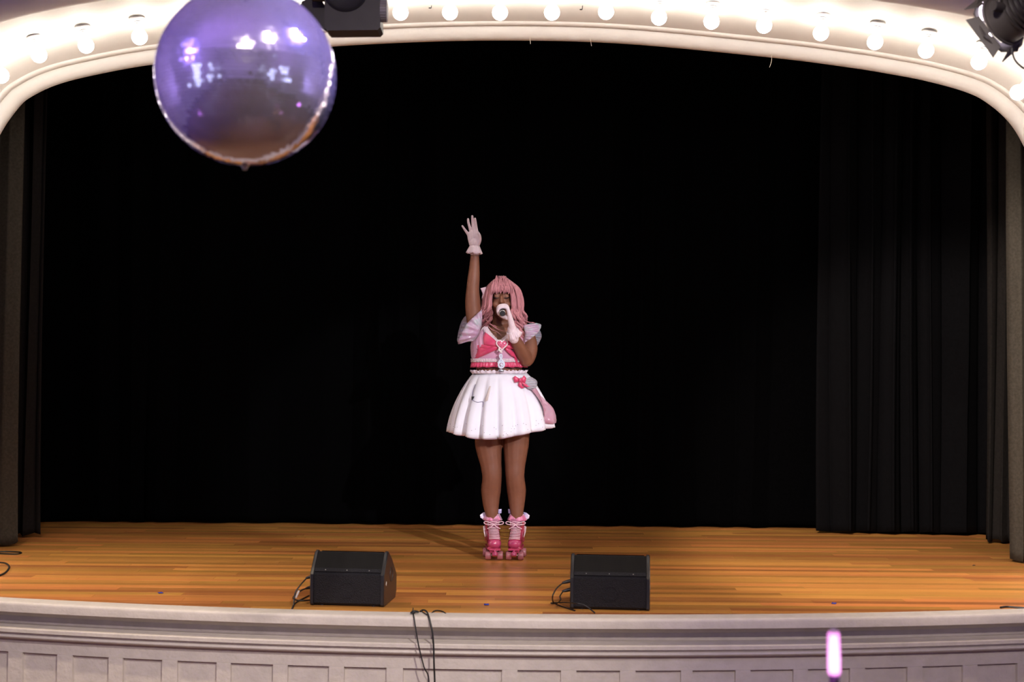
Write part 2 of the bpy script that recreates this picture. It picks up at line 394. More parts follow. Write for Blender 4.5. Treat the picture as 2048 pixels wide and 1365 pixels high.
for k, (p, n, sgn) in enumerate(spots_):
    nv = Vector((n.x, 0, n.y)).normalized()
    q = Vector((0, 0, 1)).rotation_difference(nv)
    if sgn is None:
        lab = vis_names.get(k, 'glowing globe bulb on the arch hidden behind the mirror ball or dark stage light'); grp = 'globe bulbs along the arch'
    else:
        lab = 'glowing globe bulb on the ' + ('left' if sgn < 0 else 'right') + ' upright of the arch outside the picture'; grp = 'globe bulbs on the arch uprights'
    e = bpy.data.objects.new('globe_bulb', None); C.objects.link(e); e.location = p; e.rotation_mode = 'QUATERNION'; e.rotation_quaternion = q
    e.empty_display_size = 0.05; tag(e, lab, 'light bulb', grp)
    if proto is None:
        proto = [mb.build(nm, m) for nm, mb, m in unit_bulb()]
        for o in proto: o.parent = e
    else:
        for o in proto:
            c = o.copy(); C.objects.link(c); c.parent = e

# small eye hooks screwed into the soffit
for (a, b) in ((781, 7), (860, 16), (1025, 4), (1162, 19)):
    c_ = W(a, b, 8.62); MB().tube([c_ + Vector((0.007 * math.cos(t), 0.007 * math.sin(t), 0)) for t in [2 * PI * k / 10 for k in range(11)]], 0.0025, 6).tube([c_ + Vector((0.007, 0, 0)), c_ + Vector((0.009, 0, 0.02)), c_ + Vector((0.009, 0, 0.07))], 0.0025, 6).build('eye_hook', dark_metal, wall_arch)
# threads dangling from the arch
thread_m = mat('pale_thread', (0.75, 0.68, 0.55), 0.8)
for (a, b, c, lab) in (((1060, 74), (1060.5, 82), (1061, 88), 'short pale thread dangling from the arch crown, leftmost'), ((1181, 78), (1182, 86), (1183, 92), 'short pale thread dangling from the arch, middle one'),
                  ((1543, 108), (1543, 122), (1539, 135), 'longest pale thread curling down from the arch right of centre')):
    t = MB().tube(spline([W(*a, YI - 0.01), W(*b, YI), W(*c, YI + 0.01)], 4), 0.0016, 5).build('hanging_thread', thread_m, base=True)
    tag(t, lab, 'thread', 'threads hanging from the arch')

# ------------------------------------------------------------------ curtains
def curtain(name, xa, xb, ya, yb, z0, z1, folds, depth, label, seed, wob=0.5, flare=0.0, group='black stage curtains', m=None):
    rnd = random.Random(seed); n = max(30, folds * 12); rows = []
    ph = [rnd.uniform(0, 6.28) for _ in range(6)]
    zs = [z1 + (z0 - z1) * t for t in (0, 0.1, 0.3, 0.5, 0.7, 0.82, 0.9, 0.96, 0.985, 1)]
    for z in zs:
        t = (z1 - z) / (z1 - z0); rw = []
        for i in range(n + 1):
            s_ = i / n; x = xa + (xb - xa) * s_; yy = ya + (yb - ya) * s_
            u = s_ * folds + 0.38 * math.sin(s_ * folds * 1.1 + ph[0]) + 0.16 * math.sin(s_ * folds * 2.3 + ph[1] + t * wob)
            f = math.sin(2 * PI * u); f = 0.75 * f + 0.25 * math.sin(2 * PI * u * 0.43 + ph[5])
            amp = depth * (0.75 + 0.25 * math.sin(s_ * 9 + ph[2])) * (0.8 + 0.35 * t)
            dx = 0.25 * depth * math.sin(4 * PI * u) + 0.03 * math.sin(t * 3 + ph[3] + s_ * folds * 2) * t
            hem = (0.012 * (1 + math.sin(u * 2 * PI + ph[4]))) if t == 1 else 0
            rw.append((x + dx, yy + amp * f + flare * t * t, z + hem))
        rows.append(rw)
    o = MB().grid(rows).build(name, m or velvet, None, True, True, 180)
    md = o.modifiers.new('thickness', 'SOLIDIFY'); md.thickness = 0.004
    return tag(o, label, 'curtain', group)
ZT = 4.5
curtain('stage_curtain', -4.4, WZ(1660, 1063).x, 11.15, 11.15, 0.012, ZT, 19, 0.075, 'wide black velvet curtain across the back of the stage', 3)
p = WZ(1633, 1067); curtain('stage_curtain', p.x, WZ(1970, 1070).x + 0.05, 10.84, 10.76, 0.012, ZT, 7, 0.10, 'black velvet curtain with tall folds, right of the wide back curtain', 11, m=mat('lit_black_velvet', (0.0036, 0.0036, 0.0041), 0.95, spec=0.05, noise_amt=0.2, noise_scale=60))  # black velvet lightened so its folds look lit
p = WZ(1955, 1084); q = WZ(2014, 1086); curtain('leg_curtain', p.x, q.x + 0.25, 10.35, 10.22, 0.012, ZT, 3, 0.045, 'narrow dark curtain leg stepping forward at the right', 5, m=dim_lit_velvet)
p = WZ(2016, 1128); curtain('leg_curtain', p.x + 0.02, p.x + 0.75, p.y + 0.04, p.y + 0.10, 0.012, ZT, 4, 0.05, 'front right curtain leg, lit beige beside the arch', 8, m=mat('bulb_lit_velvet', (0.050, 0.044, 0.034), 0.95, spec=0.05, noise_amt=0.2, noise_scale=60))  # bulb light and glow put into the velvet's colour, front legs
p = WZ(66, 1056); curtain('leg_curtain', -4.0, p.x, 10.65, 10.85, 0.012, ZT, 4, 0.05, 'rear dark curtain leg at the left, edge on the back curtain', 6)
p = WZ(14, 1090); curtain('leg_curtain', -4.1, p.x + 0.12, 10.15, 10.2, 0.012, ZT, 5, 0.05, 'middle dark curtain leg at the left', 9, m=dim_lit_velvet)
p = WZ(0, 1108); curtain('leg_curtain', -4.1, p.x + 0.01, 9.45, 9.72, 0.012, ZT, 4, 0.05, 'front left curtain leg, faintly lit beside the arch', 10, m=MATS['bulb_lit_velvet'])

# ------------------------------------------------------------------ stage monitors
grille_m = bpy.data.materials.new('perforated_grille'); grille_m.use_nodes = True
nt = grille_m.node_tree; b = nt.nodes['Principled BSDF']; tcn = nt.nodes.new('ShaderNodeTexCoord'); vo = nt.nodes.new('ShaderNodeTexVoronoi')
vo.inputs['Scale'].default_value = 120; vo.inputs['Randomness'].default_value = 0.0; nt.links.new(tcn.outputs['Object'], vo.inputs['Vector'])
cr = nt.nodes.new('ShaderNodeValToRGB'); cr.color_ramp.elements[0].position = 0.35; cr.color_ramp.elements[0].color = (0.001, 0.001, 0.001, 1)
cr.color_ramp.elements[1].position = 0.45; cr.color_ramp.elements[1].color = (0.006, 0.0055, 0.0055, 1)
nt.links.new(vo.outputs['Distance'], cr.inputs[0]); nt.links.new(cr.outputs[0], b.inputs['Base Color']); b.inputs['Roughness'].default_value = 0.75; b.inputs['Specular IOR Level'].default_value = 0.2
MATS['perforated_grille'] = grille_m
cheek_m = mat('black_cheek_plastic', (0.015, 0.015, 0.018), 0.38)
def monitor(px0, px1, pyf, rz, label):
    a = WZ(px0, pyf); b_ = WZ(px1, pyf + (px1 - px0) * 0.0087 * 0); wd = (b_ - a).length; org = (a + b_) / 2; org.z = 0
    root = empty('stage_monitor', org, label, 'speaker', 'wedge stage monitors')
    M = Matrix.Translation(org) @ Matrix.Rotation(rz, 4, 'Z')
    prof = [(0.012, 0.0), (0.0, 0.012), (0.0, 0.166), (0.012, 0.182), (0.098, 0.272), (0.125, 0.278), (0.215, 0.232), (0.345, 0.135), (0.356, 0.12), (0.352, 0.035), (0.325, 0.0)]
    def sect(x, ins): # inset profile
        c = Vector((0.165, 0.12)); out = []
        for (yy, zz) in prof:
            d = Vector((yy, zz)) - c; d = d * (1 - ins / d.length); out.append(M @ Vector((x, c.x + d.x, c.y + d.y)))
        return out
    h = wd / 2
    mb = MB(); mb.grid([sect(-h + 0.012, 0.008), sect(h - 0.012, 0.008)], True); body = mb.build('body', black_paint, root, False)
    for sg in (-1, 1):
        mb = MB(); rows = [sect(sg * (h - 0.02), 0.008), sect(sg * (h - 0.018), 0.0), sect(sg * (h - 0.005), 0.0), sect(sg * h, 0.006)]
        mb.grid(rows, True); mb.add(rows[-1], [tuple(range(len(prof)))]); ck = mb.build('side_cheek', cheek_m, root, True, angle=35)
        cc = M @ Vector((sg * h, 0.20, 0.145)); rot = M.to_3x3() @ Matrix.Rotation(PI / 2 * sg, 3, 'Y')
        MB().lathe([(0.032, -0.004), (0.034, 0.002), (0.040, 0.002), (0.042, -0.004)], cc, 20, rot).build('pole_socket', black_plastic, ck)
        MB().box(M @ Vector((sg * (h + 0.0006), 0.06, 0.115)), (0.0015, 0.012, 0.022), M.to_3x3() @ Matrix.Rotation(-0.6, 3, 'X')).build('badge', mat('pale_badge', (0.7, 0.7, 0.7), 0.4), ck, False)
    def strip(pa, pb, out, name, m_):
        d = Vector((0, pb[0] - pa[0], pb[1] - pa[1])).normalized(); nn = Vector((0, -d.z, d.y)) * -1
        if nn.y > 0 and pa[0] < 0.1: nn = -nn
        q = [M @ (Vector((x, yy, zz))) for x, (yy, zz) in ((-h + 0.02, pa), (h - 0.02, pa), (h - 0.02, pb), (-h + 0.02, pb))]
        nv = M.to_3x3() @ nn
        return MB().prism(q, nv * -0.01, nv * out).build(name, m_, root, False)
    strip((0.030, 0.194), (0.103, 0.268), 0.002, 'grille', grille_m)
    lipm = strip((0.014, 0.178), (0.0295, 0.1935), 0.0035, 'grille_rail', black_paint)
    nv = M.to_3x3() @ Vector((0, -0.72, 0.69)); rot = Vector((0, 0, 1)).rotation_difference(nv).to_matrix()
    for fx in (-0.6, -0.02, 0.58):
        MB().lathe([(0, 0.0015), (0.0028, 0.001), (0.003, -0.001)], M @ Vector((fx * h, 0.0205, 0.1865)) + nv * 0.002, 8, rot).build('screw', steel, lipm)
    rot = M.to_3x3() @ Matrix.Rotation(PI / 2, 3, 'X')
    MB().lathe([(0.036, -0.001), (0.038, 0.0025), (0.042, 0.0025), (0.044, -0.001)], M @ Vector((0, 0.0075, 0.085)), 28, rot).build('round_emboss', black_paint, root)
    q = [M @ Vector((x, yy, zz)) for x, (yy, zz) in ((-h + 0.03, (0.140, 0.272)), (h - 0.03, (0.140, 0.272)), (h - 0.03, (0.335, 0.142)), (-h + 0.03, (0.335, 0.142)))]
    MB().grid([[q[0], q[1]], [q[3], q[2]]]).build('baffle_grille', grille_m, root, False)
    for sx in (-1, 1):
        for yy in (0.03, 0.31): MB().lathe([(0, 0.0), (0.012, 0.0), (0.013, 0.010), (0, 0.010)], M @ Vector((sx * (h - 0.06), yy, 0.0)), 10).build('rubber_foot', rubber, root)
    return root, M, h
mon_l, ML, HL = monitor(617, 769, 1214, R(-6.2), 'wedge stage monitor left of the singer, its right cheek showing')
mon_r, MR, HR = monitor(1140, 1299, 1222, R(-4.5), 'wedge stage monitor right of the singer, seen square from behind')

def cable(pts, rad, name, label, n=6, group=None, m=rubber):
    o = MB().tube(spline(pts, n), rad, 7).build(name, m, base=True); return tag(o, label, 'cable', group)
def fl(px, py, h=0.0045): 
    q = WZ(px, py, h); return q
YL = WZ(617, 1212).y
# left monitor cables
root = None
def plug_cable(M, h, plug_z, pts, label):
    p0 = M @ Vector((-h - 0.002, 0.10, plug_z)); e = empty('speaker_cable', (pts[-1].x, pts[-1].y, 0), label, 'cable', 'cables plugged into the stage monitors')
    d = Vector((-1, -0.1, -0.25)).normalized()
    MB().tube([p0, p0 + d * 0.02, p0 + d * 0.045], [0.010, 0.0095, 0.006], 10).build('plug', black_plastic, e)
    MB().tube(spline([p0 + d * 0.04] + pts, 7), 0.0038, 7).build('cord', rubber, e)
    return e
c1 = plug_cable(ML, HL, 0.14, [W(600, 1172, 7.55), W(590, 1188, 7.52), fl(587, 1213), fl(584, 1218), fl(592, 1206), fl(618, 1192)], 'black cable looping from the upper socket of the left stage monitor')
c2 = plug_cable(ML, HL, 0.085, [W(604, 1181, 7.56), W(593, 1189, 7.54), fl(586, 1197), fl(598, 1202), fl(620, 1201)], 'black cable from the lower socket of the left stage monitor, taped white')
mk = W(595, 1189, 7.525); MB().tube([mk + Vector((0.008, -0.003, 0.018)), mk + Vector((-0.008, -0.003, -0.018))], 0.0055, 8).build('white_tape', mat('white_tape', (0.7, 0.7, 0.7), 0.6), c2)
c3 = plug_cable(MR, HR, 0.135, [W(1113, 1178, 7.5), W(1105, 1194, 7.46), fl(1108, 1207), fl(1122, 1213), fl(1150, 1222)], 'black cable looping from the upper socket of the right stage monitor')
c4 = plug_cable(MR, HR, 0.09, [W(1120, 1193, 7.49), W(1121, 1201, 7.46), fl(1112, 1208), fl(1102, 1207), fl(1120, 1206), W(1148, 1207, 7.36), W(1170, 1212, 7.33), fl(1190, 1227)], 'black cable bending in front of the right stage monitor to the stage edge')

def lip_z(px, Y): return 0
zN = RW + 0.126
def on_front(px, py, rr):
    a = cyl_angle(px, py, rr); d = ray(px, py); q = arc(a, rr, 0); t = (q.y - CAM.y) / d.y; return CAM + d * t
kn = fl(826, 1228, 0.008)
e = empty('hanging_cable', (on_front(845, 1365, zN).x, on_front(845, 1365, zN).y, -0.95), 'thin black cable knotted at the stage edge, hanging down the front', 'cable', 'cables hanging over the stage edge')
bot = on_front(858, 1364, zN + 0.01)
MB().tube(spline([kn + Vector((0, 0, 0.004)), on_front(828, 1236, zN), on_front(832, 1262, zN + 0.02), on_front(838, 1295, zN + 0.02), on_front(848, 1335, zN + 0.02), bot, bot + Vector((0.0, -0.01, -0.25)), bot + Vector((-0.05, -0.03, -0.52))], 6), 0.0034, 7).build('cord', rubber, e)
kk = MB()
for i in range(3):
    kk.tube([kn + Vector((0.010 * math.cos(a) + 0.004 * i - 0.002, 0.010 * math.sin(a), 0.004 + 0.004 * i)) for a in [2 * PI * j / 10 for j in range(11)]], 0.0036, 6)
kk.tube(spline([kn + Vector((0, 0, 0.01)), kn + Vector((0.02, 0.005, 0.012)), kn + Vector((0.028, 0.02, 0.004)), kn + Vector((0.01, 0.03, 0.003))], 4), 0.0034, 6)
kk.tube([kn, kn + Vector((-0.002, 0.02, 0.016)), kn + Vector((-0.002, 0.035, 0.022))], 0.0025, 6)
kk.build('knot', rubber, e)
e2 = empty('hanging_cable', (on_front(870, 1365, zN).x, on_front(870, 1365, zN).y, -0.95), 'thicker black cable curling over the stage edge and hanging straight', 'cable', 'cables hanging over the stage edge')
bot = on_front(869.5, 1364, zN + 0.01)
MB().tube(spline([fl(840, 1224), fl(846, 1221, 0.012), fl(853, 1224, 0.02), on_front(858, 1236, zN), on_front(864, 1262, zN + 0.02), on_front(867, 1292, zN + 0.02), on_front(868, 1330, zN + 0.02), bot, bot + Vector((0.01, -0.01, -0.3)), bot + Vector((0.10, -0.04, -0.52))], 6), 0.0046, 7).build('cord', rubber, e2)
MB().tube(spline([fl(842, 1223), fl(850, 1228, 0.008), fl(857, 1232, 0.006), on_front(860, 1240, zN)], 6), 0.0025, 6).build('thin_cord', rubber, e2)
cable([fl(862, 1231, -0.004), fl(866, 1224.5), fl(873, 1222), fl(882, 1223), fl(889, 1226), fl(894, 1232, -0.004)], 0.0035, 'floor_cable', 'short black cable arc on the planks beside the hanging cables')
cable([fl(-60, 1158), fl(-20, 1156), fl(6, 1149), fl(18, 1137), fl(14, 1129), fl(0, 1126), fl(-40, 1126)], 0.006, 'floor_cable', 'black cable loop on the planks at the left frame edge')
cable([fl(-30, 1106), fl(10, 1104), fl(38, 1105), fl(42, 1107), fl(30, 1109), fl(0, 1108)], 0.005, 'floor_cable', 'thin cable lying behind the cable loop by the left curtain leg')
cable([fl(2001, 1216), fl(2014, 1214.5), fl(2035, 1216), fl(2075, 1219)], 0.006, 'floor_cable', 'black cable end on the planks at the right stage edge')
tape_m = mat('blue_painter_tape', (0.03, 0.05, 0.42), 0.6)
for (a, b_, s_, rz, lab) in ((321, 1187, 0.024, 0.5, 'small blue tape mark on the planks, left'), (973, 1210.5, 0.026, 0.1, 'small crumpled blue tape mark at centre stage edge'), (1668, 1208, 0.024, -0.3, 'small blue tape mark on the planks, right')):
    q = WZ(a, b_, 0.001); mb = MB()
    mb.grid([[q + Matrix.Rotation(rz, 3, 'Z') @ Vector(((i / 4 - 0.5) * s_, (j / 4 - 0.5) * s_ * 1.5, 0.0012 + 0.002 * abs(math.sin(i * 2.1 + j * 1.3)))) for i in range(5)] for j in range(5)])
    o = mb.build('tape_mark', tape_m, base=True); md = o.modifiers.new('t', 'SOLIDIFY'); md.thickness = 0.0006; tag(o, lab, 'tape', 'blue tape marks on the stage')
q = WZ(1948, 1132, 0.002)
tag(MB().tube([q + Vector((-0.012, 0, 0)), q + Vector((0.0, 0.004, 0.002)), q + Vector((0.014, 0.012, 0.001))], [0.001, 0.003, 0.001], 6).build('wood_splinter', dark_metal, base=True), 'tiny dark splinter on the planks before the right curtain leg', 'debris')

# ------------------------------------------------------------------ hall shell behind the camera (mirrored by the ball)
hall_plaster = mat('hall_plaster', (0.55, 0.52, 0.50), 0.7, noise_amt=0.05, noise_scale=3)
hall_floor_m = mat('hall_floor', (0.16, 0.075, 0.03), 0.35, noise_amt=0.2, noise_scale=4, stretch=(1, 12, 1))
XH, YB, ZC = 5.6, -9.0, 4.8
struct('floor_hall', MB().grid([[(-XH, YB, ZS), (XH, YB, ZS)], [(-XH, 8.05, ZS), (XH, 8.05, ZS)]]), hall_floor_m, False)
struct('ceiling', MB().grid([[(-XH, YB, ZC), (XH, YB, ZC)], [(-XH, 8.07, ZC), (XH, 8.07, ZC)]]), hall_plaster, False)
struct('wall_left', MB().grid([[(-XH, YB, ZS), (-XH, YB, ZC)], [(-XH, 8.07, ZS), (-XH, 8.07, ZC)]]), hall_plaster, False)
struct('wall_right', MB().grid([[(XH, YB, ZS), (XH, YB, ZC)], [(XH, 8.07, ZS), (XH, 8.07, ZC)]]), hall_plaster, False)
struct('wall_back', MB().grid([[(-XH, YB, ZS), (-XH, YB, ZC)], [(XH, YB, ZS), (XH, YB, ZC)]]), hall_plaster, False)
struct('ceiling_stage', MB().grid([[(-4.6, 8.9, 4.6), (4.6, 8.9, 4.6)], [(-4.6, 12.6, 4.6), (4.6, 12.6, 4.6)]]), velvet, False)
struct('wall_stage_back', MB().grid([[(-4.6, 12.6, 0), (4.6, 12.6, 0)], [(-4.6, 12.6, 4.6), (4.6, 12.6, 4.6)]]), velvet, False)
for sx, nm in ((-1, 'wall_stage_left'), (1, 'wall_stage_right')):
    struct(nm, MB().grid([[(sx * 4.6, 8.9, 0), (sx * 4.6, 12.6, 0)], [(sx * 4.6, 8.9, 4.6), (sx * 4.6, 12.6, 4.6)]]), velvet, False)
pane_m = mat('bright_window_pane', (0.6, 0.7, 0.8), 0.2, emit=(0.70, 0.78, 1.0), emit_s=1.6)
frame_m = mat('window_frame', (0.45, 0.43, 0.42), 0.5)
wn = 1
for sx in (-1, 1):
    for yy in (-6.5, -3.2, 0.1):
        fr_ = MB()
        for (dy, dz, sy, sz) in ((0, 1.25, 1.3, 0.08), (0, -1.25, 1.3, 0.08), (0.65, 0, 0.08, 2.5), (-0.65, 0, 0.08, 2.5), (0, 0, 0.05, 2.5), (0, 0, 1.3, 0.05)):
            fr_.box((sx * (XH - 0.03), yy + dy, 1.6 + dz), (0.06, sy, sz))
        fo = struct('window_%d' % wn, fr_, frame_m, False); wn += 1
        for iy in (-1, 1):
            for iz in (-1, 1): MB().box((sx * (XH - 0.012), yy + iy * 0.32, 1.6 + iz * 0.62), (0.01, 0.6, 1.2)).build('pane', pane_m, fo, False)

# ------------------------------------------------------------------ mirror ball
mirror_m = mat('mirror_tile', (0.84, 0.80, 0.97), 0.10, 0.93, rand=0.0)
BY = 3.93; bc = W(492, 152, BY); BR = 181.5 / F_PX * BY * 0.995
ball = empty('mirror_ball', bc - Vector((0, 0, BR + 0.012)), 'large mirror ball hanging before the arch, reflecting violet light', 'mirror ball')
MB().ell(bc, (BR - 0.005,) * 3, 48, 24).build('core', mat('ball_core', (0.03, 0.03, 0.04), 0.6), ball)
tiles = MB(); ts = 0.0098; rnd = random.Random(4)
nrow = int(PI * BR / ts)
for i in range(1, nrow):
    th = PI * (i + 0.5) / nrow; rr = BR * math.sin(th); n = max(4, int(2 * PI * rr / ts)); o0 = rnd.random()
    jr = rnd.gauss(0, 0.020)
    for k in range(n):
        ph = 2 * PI * (k + o0) / n
        nv = Vector((math.sin(th) * math.cos(ph), math.sin(th) * math.sin(ph), math.cos(th)))
        e1 = Vector((-math.sin(ph), math.cos(ph), 0)); e2_ = nv.cross(e1)
        c_ = bc + nv * (BR - 0.001); tn = (nv + e1 * rnd.gauss(0, 0.022) + e2_ * (rnd.gauss(0, 0.018) + jr)).normalized()
        f1 = (e1 - tn * e1.dot(tn)).normalized() * ts * 0.465; f2 = tn.cross(f1)
        o = len(tiles.v)
        b_ = -nv * 0.003
        tiles.v += [tuple(c_ + s1 * f1 + s2 * f2) for s1, s2 in ((-1, -1), (1, -1), (1, 1), (-1, 1))] + [tuple(c_ + s1 * f1 + s2 * f2 + b_) for s1, s2 in ((-1, -1), (1, -1), (1, 1), (-1, 1))]
        tiles.f += [(o, o + 1, o + 2, o + 3), (o, o + 4, o + 5, o + 1), (o + 1, o + 5, o + 6, o + 2), (o + 2, o + 6, o + 7, o + 3), (o + 3, o + 7, o + 4, o)]
me = bpy.data.meshes.new('mirror_tiles'); me.from_pydata(tiles.v, [], tiles.f); me.update(); me.materials.append(mirror_m)
o = bpy.data.objects.new('mirror_tiles', me); C.objects.link(o); attach(o, ball); o['kind'] = 'stuff'
MB().lathe([(0, -BR - 0.012), (0.006, -BR - 0.011), (0.008, -BR - 0.004), (0.012, -BR + 0.002)], bc, 12).build('bottom_nub', steel, ball)
MB().lathe([(0, BR + 0.03), (0.02, BR + 0.03), (0.045, BR + 0.012), (0.06, BR - 0.008)], bc, 20).build('top_cap', steel, ball)
MB().tube([bc + Vector((0, 0, BR + 0.025)), Vector((bc.x, bc.y, ZC - 0.14))], 0.005, 8).build('hanger_rod', steel, ball)
MB().lathe([(0, ZC - 0.15), (0.05, ZC - 0.15), (0.055, ZC - 0.14), (0.055, ZC), (0, ZC)], (bc.x, bc.y, 0), 20).build('motor', dark_metal, ball)

# pin spot that hits the ball, from above right (outside the frame)
def par_can(loc, target, rad, ln, label, name='stage_light', hang=ZC, lens_col=(1, 1, 1), lens_s=3.0, doors=True, group='lamps hung from the ceiling', dl=1.25):
    loc = Vector(loc); d = (Vector(target) - loc).normalized(); q = Vector((0, 0, 1)).rotation_difference(d).to_matrix()
    e = empty(name, loc, label, 'stage light', group)
    MB().lathe([(0, -ln * 0.62), (rad * 0.5, -ln * 0.6), (rad * 0.72, -ln * 0.45), (rad * 0.95, -ln * 0.1), (rad, 0), (rad, ln * 0.38), (rad * 1.08, ln * 0.385), (rad * 1.08, ln * 0.42), (rad * 0.97, ln * 0.42), (rad * 0.95, ln * 0.3)], loc, 28, q).build('can', dark_metal, e)
    MB().lathe([(0, ln * 0.32), (rad * 0.5, ln * 0.33), (rad * 0.95, ln * 0.30)], loc, 28, q).build('lens', mat('lamp_lens_' + name + str(round(loc.x, 1)), (0.8, 0.8, 0.85), 0.2, emit=lens_col, emit_s=lens_s), e)
    rg = MB()
    for k in range(5): rg.lathe([(rad * 1.0, -0.004 - k * 0.022), (rad * 1.05, -0.004 - k * 0.022), (rad * 1.05, -0.012 - k * 0.022), (rad * 0.98, -0.012 - k * 0.022)], loc, 28, q)
    rg.build('cooling_fins', dark_metal, e)
    if doors:
        for k in range(4):
            a = PI / 2 * k; ax = Vector((math.cos(a), math.sin(a), 0)); tg = Vector((-math.sin(a), math.cos(a), 0))
            w0, w1 = rad * 0.75, rad * 0.95; h0 = ln * 0.43; pts = []
            op = 0.55
            for (s_, wv, hh) in ((-1, w0, 0), (1, w0, 0), (1, w1, rad * dl), (-1, w1, rad * dl)):
                pts.append(loc + q @ (ax * (rad * 1.06 + hh * math.sin(op)) + tg * (s_ * wv) + Vector((0, 0, h0 + hh * math.cos(op)))))
            nn = (q @ ax) * 0.002
            MB().prism(pts, -nn, nn).build('barn_door', dark_metal, e, False)
    yk = MB(); side = d.cross(Vector((0, 0, 1))).normalized() * rad * 1.16; top = loc + Vector((0, 0, rad * 1.9))
    yk.tube([loc + side, loc + side + Vector((0, 0, rad * 1.2)), top + side * 0.55, top - side * 0.55, loc - side + Vector((0, 0, rad * 1.2)), loc - side], rad * 0.09, 8, flat=1.0)
    yk.build('yoke', dark_metal, e)
    for s_ in (-1, 1): MB().tube([loc + side * s_ * 0.85, loc + side * s_ * 1.3], rad * 0.2, 12).build('clamp_knob', dark_metal, e)
    MB().tube([top - Vector((0, 0, 0.01)), Vector((top.x, top.y, hang))], 0.012, 10).build('drop_pipe', dark_metal, e)
    return e, d
e, d = par_can((0.80, 3.72, 3.25), bc, 0.07, 0.18, 'small pin spot aimed at the mirror ball from above', 'pin_spot', lens_col=(0.6, 0.85, 1.0), lens_s=90, doors=False)
l = spot('pin_spot_beam', Vector((0.80, 3.72, 3.25)) + d * 0.09, bc, 900, (0.32, 0.24, 1.0), 15, 0.3, 0.03)
e, d = par_can((-2.55, 2.9, 2.75), bc, 0.07, 0.18, 'added violet pin spot aimed at the mirror ball from the left', 'pin_spot', lens_col=(0.6, 0.45, 1.0), lens_s=30, doors=False)  # unseen lamp added to brighten the ball's left side
l = spot('pin_spot_beam', Vector((-2.55, 2.9, 2.75)) + d * 0.09, bc, 750, (0.36, 0.22, 1.0), 15, 0.3, 0.03)

# unseen floor lamps added for pink specks in the mirror ball, magenta lenses
for k, (x_, y_) in enumerate(((-3.9, 3.0), (3.9, 3.0), (-4.6, 4.2), (4.6, 4.2))):
    par_can((x_, y_, ZS + 0.22), (x_ * 0.6, y_ - 3 if k < 2 else y_ + 1, 3.5), 0.09, 0.20, ['added violet floor lamp in the hall by the left windows', 'added violet floor lamp in the hall by the right windows', 'added violet floor lamp beside the left hall wall', 'added violet floor lamp beside the right hall wall'][k],
            'added_floor_lamp', hang=ZS, lens_col=(0.8, 0.25, 1.0), lens_s=8, doors=False, group='added violet floor lamps in the hall')
# barn door light, top right
YR = 5.6
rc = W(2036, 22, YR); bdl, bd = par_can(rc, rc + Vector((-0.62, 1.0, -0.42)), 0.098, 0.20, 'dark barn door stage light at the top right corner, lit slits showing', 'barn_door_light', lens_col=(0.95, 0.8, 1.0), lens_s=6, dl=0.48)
qb = Vector((0, 0, 1)).rotation_difference(bd).to_matrix()
# gel frame in front of the can, glowing strips behind it imitating light leaks
MB().lathe([(0.090, 0.100), (0.134, 0.100), (0.134, 0.106), (0.090, 0.106)], rc, 8, qb).build('gel_frame', dark_metal, bdl, False)
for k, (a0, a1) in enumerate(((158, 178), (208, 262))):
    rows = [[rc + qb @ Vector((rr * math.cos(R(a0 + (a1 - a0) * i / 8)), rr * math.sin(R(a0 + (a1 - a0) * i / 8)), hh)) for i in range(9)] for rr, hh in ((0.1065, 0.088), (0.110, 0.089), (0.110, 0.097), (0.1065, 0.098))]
    MB().grid(rows).build('glow_strip', MATS['lamp_lens_barn_door_light' + str(round(rc.x, 1))], bdl, False)

# box-bodied moving head light behind the mirror ball, top centre left
YX = 6.3
fx = empty('box_stage_light', W(706, 20, YX), 'dark box stage light with ribbed knob, behind the mirror ball', 'stage light', 'lamps hung from the ceiling')
a_, b2 = W(652, 72, YX), W(762, 72, YX); top_ = W(700, -45, YX)
wd = (b2 - a_).length; hz = top_.z - a_.z; mid = (a_ + b2) / 2 + Vector((0, 0.0, hz / 2 + 0.012))
bx_ = MB(); ch = 0.012
sec = [(-wd / 2 + ch, 0), (wd / 2 - ch, 0), (wd / 2, ch), (wd / 2, hz - ch), (wd / 2 - ch, hz), (-wd / 2 + ch, hz), (-wd / 2, hz - ch), (-wd / 2, ch)]
rot_ = Matrix.Rotation(R(-1.2), 3, 'Y')
poly = [mid + rot_ @ Vector((x, 0, z - hz / 2)) for x, z in sec]
bx_.prism(poly, (0, -0.06, 0), (0, 0.08, 0)); hb = bx_.build('housing', dark_metal, fx, False)
# round lens hood and cover ring on the face that looks to the hall
rq = Matrix.Rotation(PI / 2, 3, 'X')
MB().lathe([(0.0, 0.002), (0.086, 0.004), (0.094, 0.010), (0.100, 0.006), (0.100, -0.01)], mid + Vector((-0.03, -0.06, 0.05)), 32, rq).build('back_cover', black_plastic, fx)
kb = MB(); kc = mid + Vector((wd / 2, -0.02, -0.035))
rz_ = Matrix.Rotation(PI / 2, 3, 'Y')
pr = [(0.0, 0.030), (0.035, 0.030), (0.044, 0.026)]
kb.lathe([(0, 0.030), (0.040, 0.030), (0.046, 0.024), (0.046, 0.0), (0.0, 0.0)], kc, 24, rz_); kb.build('side_knob', mat('grey_knob_plastic', (0.34, 0.32, 0.31), 0.5), fx)
rbk = MB()
for i in range(24):
    an = 2 * PI * i / 24; rbk.box(kc + Vector((0.014, 0.047 * math.cos(an), 0.047 * math.sin(an))), (0.028, 0.005, 0.005), Matrix.Rotation(an, 3, 'X'))
rbk.build('knob_ribs', mat('grey_knob_plastic', (0.34, 0.32, 0.31), 0.5), fx, False)
MB().tube([mid + Vector((-wd / 2 - 0.06, 0, 0.05)), mid + Vector((-wd / 2, 0, 0.05))], 0.04, 20).build('side_knob', black_plastic, fx)
